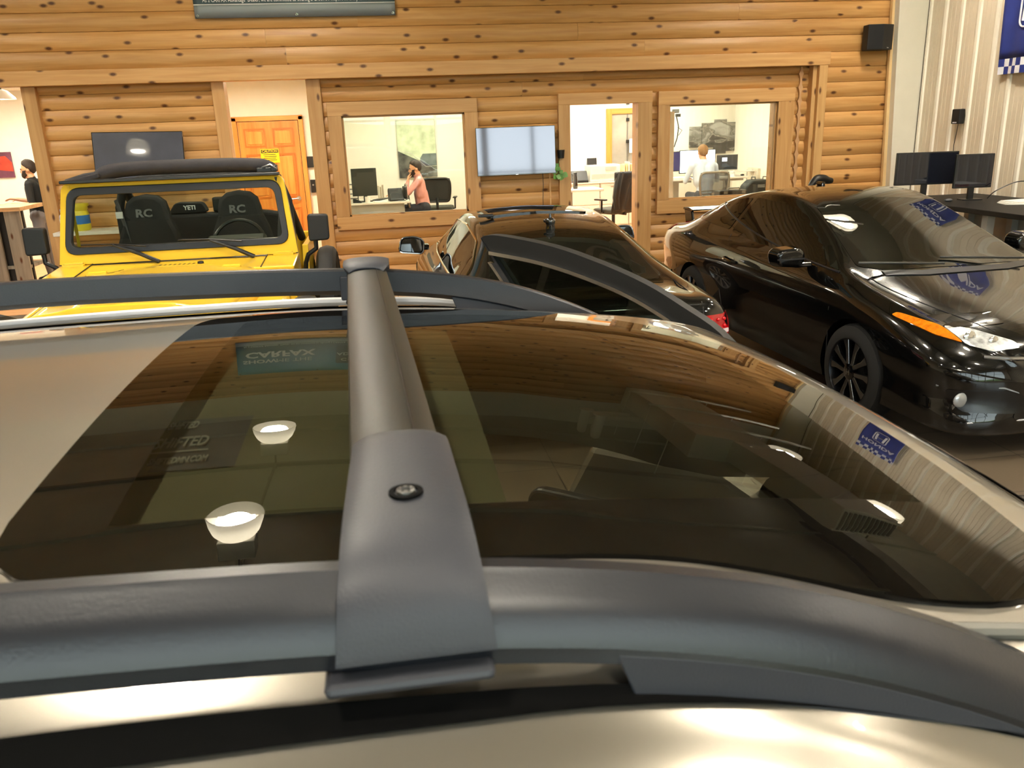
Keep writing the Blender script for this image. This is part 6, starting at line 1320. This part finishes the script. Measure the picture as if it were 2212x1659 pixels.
MB().bx(-.16, .16, -.24, .20, 0, .11).build('box_carton', mat('carton_white', 'dfe4e8', .5), pb_, bevel=.004); MB().bx(-.163, -.06, .2, .203, 0, .11).bx(-.163, -.16, .10, .203, 0, .11).build('orange_end', mat('carton_orange', 'd9875a', .5), pb_); MB().ball((-.02, -.2, .12), .03, 10, 6, (1.6, 1, .4)).build('dark_print', M_BLACK, pb_)
for i in range(4): simple('document_sheet', MB().pxy(rrect(-.15, .15, -.11, .11, .003), 0, .006), mat('paper_white', 'f4f2ea', .7), ('lowest', 'second', 'third', 'top')[i]+' white document sheet in the fan beside the orange ended box', 'papers', (6.45+.03*i, 7.78+.02*i, 1.03+.0065*i), -.3+.15*i, group='white sheets on the black desk')
cb_ = thing('cable_loop', 'thin black cable looping up behind the papers', 'cable', (6.70, 8.12, 1.03)); MB().tube(spline([(-.25, .1, .02), (-.2, .05, .10), (0, 0, .19), (.15, -.05, .17), (.22, -.1, .06)], 5), .006, 6).build('cable_run', M_BLACK, cb_, smooth=True)
simple('desk_mouse', MB().ball((0, 0, .015), .035, 12, 6, (1.3, .9, .55)), mat('mouse_grey', '4a4a4c', .4), 'grey mouse before the wide black monitor', 'mouse', (6.05, 8.30, 1.03), smooth=True)
# chair with headrest behind the black coupe: only the headrest shows
hp = Q(1812, 390, 9.35)
hc = chair('headrest_chair', 'black office chair whose headrest rises behind the black coupe roof', (hp.x, 9.35, 0), R_(100), top_=.98, w_=.24)
hz = hp.z
MB().tube(spline([(.0, .40, hz-.05), (.0, .36, hz+.0), (.0, .30, hz+.035), (.0, .22, hz+.03), (.0, .16, hz+.01), (.0, .10, hz+.005)], 3), [.03+.02*math.sin(i/15*3.14) for i in range(16)], 10, flat=1.0, up=(1, 0, 0)).build('headrest', M_BLACK, hc, smooth=True)
MB().tube([(0, .28, .9), (0, .33, hz-.10), (0, .22, hz-.055), (0, .30, hz-.0)], .012, 8).build('headrest_bracket', M_BLACK, hc, smooth=True)
# ================================================================== PEOPLE
M_SKIN = mat('skin', 'd9a07c', .55, var=.06, vscale=20); M_HAIRD = mat('hair_dark_brown', '2a1c14', .7, var=.3, vscale=60, bump=.5, bscale=150); M_HAIRB = mat('hair_light_brown', '8a6238', .7, var=.3, vscale=60, bump=.5, bscale=150)
def capsule(mb, a, b_, r0, r1, n=12):
    a = Vector(a); b_ = Vector(b_); mb.cyl(a, b_, r0, r1, n); mb.ball(a, r0, n, 8); mb.ball(b_, r1, n, 8)
def hand(bones, wr, dirv, palm_n, mt, curl=.5, s=1.0):
    """palm and five fingers from the wrist along dirv; palm_n = palm normal"""
    d = Vector(dirv).normalized(); n = Vector(palm_n); n = (n-d*n.dot(d)).normalized(); sd = d.cross(n); wr = Vector(wr)
    for k in (-1, 0, 1): bones.append((wr+sd*.018*k*s, wr+d*.085*s+sd*.025*k*s, .017*s, .015*s, mt))
    for k, L_ in zip((-1.5, -.5, .5, 1.5), (.062, .075, .078, .066)):
        b0 = wr+d*.085*s+sd*.020*k*s; d1 = (d+n*curl*.5).normalized(); b1 = b0+d1*L_*.55*s; d2 = (d+n*curl*1.6).normalized(); b2 = b1+d2*L_*.5*s
        bones.append((b0, b1, .0105*s, .0095*s, mt)); bones.append((b1, b2, .0095*s, .008*s, mt))
    t0 = wr+d*.025*s+sd*-.035*s; t1 = t0+(d*.6-sd*.8+n*.3).normalized()*.045*s; t2 = t1+(d*.9-sd*.2+n*.4).normalized()*.035*s
    bones.append((t0, t1, .013*s, .011*s, mt)); bones.append((t1, t2, .011*s, .009*s, mt))
def person(lab, loc, rz, bones, mats, head, look, hair, voxel=.011, beard=None, hairfn=None):
    """bones: (a, b, ra, rb, material index); one continuous remeshed body"""
    root = thing('person', lab, 'person', loc, rz)
    H_ = Vector(head); L_ = Vector(look).normalized(); up = Vector((0, 0, 1)); up = (up-L_*up.dot(L_)).normalized(); sd = L_.cross(up)
    M3 = Matrix((sd, L_, up)).transposed()
    mb = MB()
    for a, b_, r0, r1, m in bones: capsule(mb, a, b_, r0, r1)
    # head: skull, jaw, nose, ears, brow
    P = lambda s, f, u: H_+sd*s+L_*f+up*u
    hb = []
    mb.ball(P(0, -.012, .025), .098, 16, 12, (.80, .98, 1.0), M3); mb.ball(P(0, .028, -.045), .068, 14, 10, (.88, .95, 1.15), M3); mb.ball(P(0, .055, -.085), .034, 12, 8)
    capsule(mb, P(0, .088, .008), P(0, .108, -.028), .010, .015, 8); mb.ball(P(0, .092, -.062), .018, 10, 6, (1.4, .6, .7), M3)
    for s in (-1, 1): mb.ball(P(s*.079, -.012, -.012), .026, 10, 8, (.35, .75, 1.15), M3); mb.ball(P(s*.032, .082, .018), .017, 8, 6, (1.2, .5, .6), M3)
    o = mb.build('body', mats, root)
    md = o.modifiers.new('r', 'REMESH'); md.mode = 'VOXEL'; md.voxel_size = voxel; md.use_smooth_shade = True
    md = o.modifiers.new('s', 'SMOOTH'); md.iterations = 3; md.factor = .5
    bake(o); me = o.data; me.materials.clear()
    for m in mats: me.materials.append(m)
    idx = []
    for p in me.polygons:
        c = p.center; best = 9; bi = 0
        for a, b_, r0, r1, m in bones:
            A = Vector(a); ab = Vector(b_)-A; t_ = max(0, min(1, (c-A).dot(ab)/max(1e-9, ab.length_squared))); d = (c-(A+ab*t_)).length-(r0+(r1-r0)*t_)
            if d < best: best = d; bi = m
        dh_ = (c-H_).length-.085
        if dh_ < best: bi = 0
        idx.append(bi)
    me.polygons.foreach_set('material_index', idx); me.polygons.foreach_set('use_smooth', [True]*len(me.polygons)); me.update()
    # eyes
    for s in (-1, 1):
        e = MB().ball(P(s*.032, .086, .012), .0105, 10, 8).build('eye', mat('eye_dark', '241a14', .2), root, smooth=True)
    # hair: shell over the skull with a hairline
    hm = MB(); us = [2*math.pi*i/28 for i in range(29)]; vs = [i/12 for i in range(13)]
    def hf(u, v):
        f = math.cos(u); s = math.sin(u); low = (-.026+.088*max(0, f)**.6 if f > 0 else -.026-.07*(-f)**.7)     # hairline height
        th0 = math.pi/2; zl = max(-.95, min(.9, low/.10)); el = math.asin(zl)+(math.pi/2-math.asin(zl))*v
        r = .096+.009*min(1, v*4)+.003*math.sin(u*5+v*6)+.003*math.sin(u*11+v*3); return P(s*r*.83*math.cos(el), -.012+f*r*1.0*math.cos(el), .026+r*1.03*math.sin(el))
    hm.grid(hf, us, vs); hm.build('hair', hair, root, smooth=True, angle=180, solid=.003)
    if beard:
        bm_ = MB(); us = [-1.55+3.1*i/20 for i in range(21)]; vs = [i/8 for i in range(9)]
        def bf(u, v):
            s = math.sin(u); f = math.cos(u); z0 = -.052-.012*f if abs(u) < .42 else (-.045 if abs(u) < .8 else -.012); z1 = -.128+.05*(abs(u)/1.55)**2
            z_ = z0+(z1-z0)*v; r = .079*(1-.25*v*v)+.006; return P(s*r*.93, .012+f*r*1.02+.012*math.sin(v*3.1), z_)
        bm_.grid(bf, us, vs); bm_.build('beard', beard, root, smooth=True, angle=180, solid=.010)
    return root
def arm(B, sh, el, wr, m_up, m_fore, hd, pn, mh=0, r=(.052, .042, .036, .028), curl=.5):
    B.append((sh, el, r[0], r[1], m_up)); B.append((el, wr, r[2]+.004, r[3], m_fore)); hand(B, wr, hd, pn, mh, curl)
# ---- seated man in pink, facing left, hand at chin (local: faces -x)
Bp = []
Bp += [((0, -.06, .56), (0, .06, .56), .125, .125, 2), ((0, 0, .58), (-.03, 0, .80), .125, .12, 1), ((-.03, -.05, .80), (-.05, -.06, .98), .105, .10, 1), ((-.03, .05, .80), (-.05, .06, .98), .105, .10, 1), ((-.05, -.13, 1.03), (-.05, .13, 1.03), .066, .066, 1), ((-.05, 0, 1.04), (-.075, 0, 1.14), .062, .055, 0), ((-.055, 0, 1.05), (-.06, 0, 1.09), .072, .064, 1)]
for s in (-1, 1): Bp += [((0, s*.10, .55), (-.43, s*.12, .56), .085, .062, 2), ((-.43, s*.12, .56), (-.40, s*.12, .12), .058, .042, 2), ((-.40, s*.12, .09), (-.54, s*.12, .05), .042, .036, 3)]
arm(Bp, (-.06, -.19, 1.02), (-.30, -.20, .80), (-.235, -.075, 1.02), 1, 1, (.12, .2, .5), (.9, .3, .1), curl=1.0)
arm(Bp, (-.06, .19, 1.02), (-.22, .24, .80), (-.46, .16, .80), 1, 1, (-1, -.1, -.05), (0, 0, -1), curl=.3)
M_PINK = mat('pink_shirt', 'dc9a92', .8, var=.12, vscale=9, bump=.5, bscale=18); M_JEAN = mat('dark_trousers', '2b2a33', .8); M_SHOE = mat('dark_shoe', '241d1a', .5)
xp = Q(908, 400, 14.35).x
person('seated bearded man in a pink shirt resting his chin on one hand', (xp+.03, 14.35, FO), 0, Bp, [M_SKIN, M_PINK, M_JEAN, M_SHOE], (-.105, 0, 1.215), (-1, -.12, -.16), M_HAIRD, .011, M_HAIRD)
chair('taupe_office_chair', 'taupe framed office chair under the pink-shirted man', (xp+.07, 14.35, FO), R_(90), frame=M_CHG, mesh=M_MESH, top_=.96, w_=.23, arms=False)
# ---- man in a light blue shirt from behind (local: faces +y)
Bq = []
Bq += [((-.07, 0, .56), (.07, 0, .56), .13, .13, 2), ((0, 0, .60), (0, .05, .82), .135, .135, 1), ((-.07, .05, .82), (-.08, .09, 1.02), .12, .11, 1), ((.07, .05, .82), (.08, .09, 1.02), .12, .11, 1), ((-.15, .10, 1.09), (.15, .10, 1.09), .072, .072, 1), ((0, .10, 1.10), (0, .125, 1.20), .064, .058, 0), ((0, .10, 1.11), (0, .115, 1.15), .076, .066, 1)]
for s in (-1, 1): Bq += [((s*.10, 0, .55), (s*.13, .43, .57), .085, .062, 2), ((s*.13, .43, .57), (s*.13, .40, .12), .058, .042, 2), ((s*.13, .40, .09), (s*.13, .54, .05), .042, .036, 3)]
arm(Bq, (-.21, .10, 1.07), (-.29, .17, .82), (-.16, .40, .86), 1, 1, (.3, 1, 0), (0, 0, -1)); arm(Bq, (.21, .10, 1.07), (.29, .17, .82), (.16, .40, .86), 1, 1, (-.3, 1, 0), (0, 0, -1))
xp = Q(1522, 380, 13.85).x
person('seated man in a pale blue shirt facing the white screen, back turned', (xp, 13.82, FO), 0, Bq, [M_SKIN, mat('pale_blue_shirt', 'c3cee0', .8, var=.08, vscale=9, bump=.5, bscale=16), M_JEAN, M_SHOE], (0, .15, 1.29), (.05, 1, -.12), M_HAIRB)
# ---- standing man at the counter (local: faces -x)
Bs = []
Bs += [((0, -.06, .95), (0, .06, .95), .115, .115, 2), ((0, 0, .98), (.01, 0, 1.16), .125, .125, 1), ((.01, -.05, 1.16), (.0, -.07, 1.36), .115, .105, 1), ((.01, .05, 1.16), (.0, .07, 1.36), .115, .105, 1), ((0, -.14, 1.42), (0, .14, 1.42), .07, .07, 1), ((0, 0, 1.43), (-.02, 0, 1.53), .06, .055, 0), ((0, 0, 1.44), (-.01, 0, 1.48), .074, .064, 1)]
for s in (-1, 1): Bs += [((0, s*.09, .92), (-.01, s*.10, .50), .088, .062, 2), ((-.01, s*.10, .50), (.03, s*.10, .12), .06, .042, 2), ((.03, s*.10, .08), (-.12, s*.10, .045), .045, .036, 3)]
arm(Bs, (0, -.20, 1.41), (.03, -.25, 1.13), (-.26, -.20, 1.15), 1, 0, (-1, .1, .1), (0, .2, -1)); arm(Bs, (0, .20, 1.41), (-.05, .24, 1.14), (-.33, .17, 1.20), 1, 0, (-1, -.1, .1), (0, -.2, -1))
for i, b_ in enumerate(Bs):
    pass
hp3 = Q(62, 345, 13.3)
ps = person('standing bearded man in a black polo shirt at the reception counter', (hp3.x, 13.3, 0), 0, Bs, [M_SKIN, mat('black_polo', '141416', .85, var=.1), mat('grey_trousers', '77757a', .8), M_SHOE], (-.035, 0, 1.625), (-1, -.05, -.10), M_HAIRD, .011, M_HAIRD)
# sheets tucked under his arm
simple('held_papers', MB().box((0, 0, 0), (.010, .20, .34), Matrix.Rotation(R_(8), 3, 'X')), mat('paper_white', 'f4f2ea', .7), 'white sheets tucked under the arm of the standing man at the counter', 'papers', (hp3.x+.145, 13.3-.13, 1.24), .35)
# ---- person sitting further left; a jeans leg reaches past the counter
Bl = []
Bl += [((0, -.06, .55), (0, .06, .55), .125, .125, 2), ((0, 0, .58), (-.02, 0, .82), .125, .12, 1), ((-.02, -.05, .82), (-.03, -.06, 1.0), .11, .10, 1), ((-.02, .05, .82), (-.03, .06, 1.0), .11, .10, 1), ((-.03, -.13, 1.05), (-.03, .13, 1.05), .068, .068, 1), ((-.03, 0, 1.06), (-.02, 0, 1.16), .06, .055, 0)]
kn = Q(-8, 535, 12.9); ft = Q(48, 600, 12.9); ox = kn.x-.42
for s in (-1, 1):
    k_ = Vector((.42, s*.13, .52)); a_ = Vector((ft.x-ox-.10, s*.13, .12)) if s < 0 else Vector((.45, s*.13, .12)); t_ = a_+Vector((.15, 0, -.06))
    Bl += [((0, s*.10, .55), k_, .088, .068, 2), (k_, a_, .064, .048, 2), (a_+Vector((0, 0, -.03)), t_, .045, .035, 3)]
    arm(Bl, (-.03, s*.20, 1.03), (.05, s*.25, .78), (.28, s*.18, .70), 1, 0, (1, 0, -.2), (0, 0, -1))
person('seated person in dark jeans beyond the reception counter, one leg stretched out', (ox, 12.9+.13, 0), 0, Bl, [M_SKIN, mat('navy_top', '2a3040', .8), mat('dark_jeans', '1b2029', .85, var=.2, vscale=30), M_SHOE], (0, 0, 1.245), (1, 0, -.1), M_HAIRD, .013)
chair('reception_chair', 'grey visitor chair under the seated person in dark jeans', (ox-.05, 13.03, 0), R_(-90), frame=M_CHG, top_=.95)
# ================================================================== UNDER THE CEILING (seen mirrored in the glass roof)
highbay(-1.08, 7.97, 4.75, 'round high bay lamp above the log wall banner'); highbay(-1.10, 5.44, 4.75, 'round high bay lamp mirrored beside the roof bar, over the yellow car nose')
for i, (x, y) in enumerate(((-1.1, 2.6), (-1.1, -.5), (3.1, 3.0), (3.1, .2), (-5.2, 7.4), (-5.2, 4.2), (-5.2, 1.0), (5.45, 8.4), (5.9, 6.7), (5.9, 3.6), (5.6, .6), (5.6, -1.6), (1.0, -2.5))):  # unseen lamps added for light; only the two by the duct are mirrored
    highbay(x, y, 4.75, {2: 'unseen high bay lamp over the black sport coupe bonnet', 9: 'round high bay lamp beside the air duct, over the wall desk', 6: 'round high bay lamp beside the end grille of the air duct'}.get(i if y not in (8.4, 6.7) else (9 if y == 8.4 else 6), 'unseen high bay lamp added to light the showroom') if (x, y) in ((5.45, 8.4), (5.9, 6.7), (3.1, 3.0)) else 'unseen high bay lamp added to light the showroom')
M_DUCT = mat('white_sheet_metal', 'f0f0e8', .4, .1, var=.03)
dc = thing('air_duct', 'white rectangular air duct with end grille slung below the ceiling', 'duct', (4.3, 8.0, 4.4))
MB().bx(-.58, .42, -.40, 2.35, 0, .50).build('duct_run', M_DUCT, dc, bevel=.01); MB().prism([(-.10, -.40), (.62, -.40), (.98, -2.25), (.25, -2.32)], lambda u, v: (u, v, .02), lambda u, v: (u, v, .46)).build('duct_branch', M_DUCT, dc, bevel=.01)
for i in range(12): MB().box((.28+.06*i, -2.33+.0055*i, .24), (.022, .03, .34)).build('grille_slat', M_STEELD, dc)
for z_ in (.05, .43): MB().box((.61, -2.30, z_), (.76, .04, .03)).build('grille_frame', M_DUCT, dc)
for y_ in (.1, 1.0, 1.9):
    MB().bx(-.70, 1.3, y_-.02, y_+.02, -.05, -.005).build('hanger_bar', M_DUCT, dc)
    for s in (-.66, .55): MB().cyl((s, y_, -.05), (s, y_, ZC-4.4-.02), .008, n=6).build('hanger_rod', M_DUCT, dc)
for k in range(2):
    pp = thing('vent_pipe', ('upper', 'lower')[k]+' white vent pipe bending towards the air duct', 'pipe', (2.5+.12*k, 8.0-.22*k, 4.55), group='white vent pipes')
    MB().tube(spline([(0, 0, -.25), (0, 0, .10), (.10, .30, .30), (.30, .95, .35), (.55, 1.38, .35), (.80, 1.48, .35), (1.08, 1.48, .35)], 5), .06, 12).build('pipe_run', M_DUCT, pp, smooth=True)
    MB().lathe([(.09, -.27), (.09, -.25), (.06, -.24)], 16).build('pipe_flange', M_DUCT, pp)
cd = thing('ceiling_conduit', 'grey conduit pipe running along the ceiling between lamps', 'conduit', (0, 0, ZC-.12)); MB().tube([(-1.08, 8.0, 0), (-1.1, 5.4, 0), (-1.1, 2.6, 0), (-1.1, -1, 0)], .018, 8).build('conduit_run', M_STEELD, cd); MB().tube([(-1.1, 6.6, 0), (-.2, 6.6, 0), (-.2, 4.6, -.02)], .018, 8).build('conduit_branch', M_BLACK, cd)
for i in range(9): MB().bx(-.01, .01, -.03, .03, .0, .10).build('conduit_clip', M_STEELD, cd).location = (-1.1, 7.5-i*1.0, 0)
scene.cycles.use_denoising = True
scene.cycles.max_bounces = 8; scene.cycles.diffuse_bounces = 4; scene.cycles.glossy_bounces = 5; scene.cycles.transparent_max_bounces = 16
scene.cycles.caustics_reflective = False; scene.cycles.caustics_refractive = False; scene.cycles.sample_clamp_indirect = 6.0
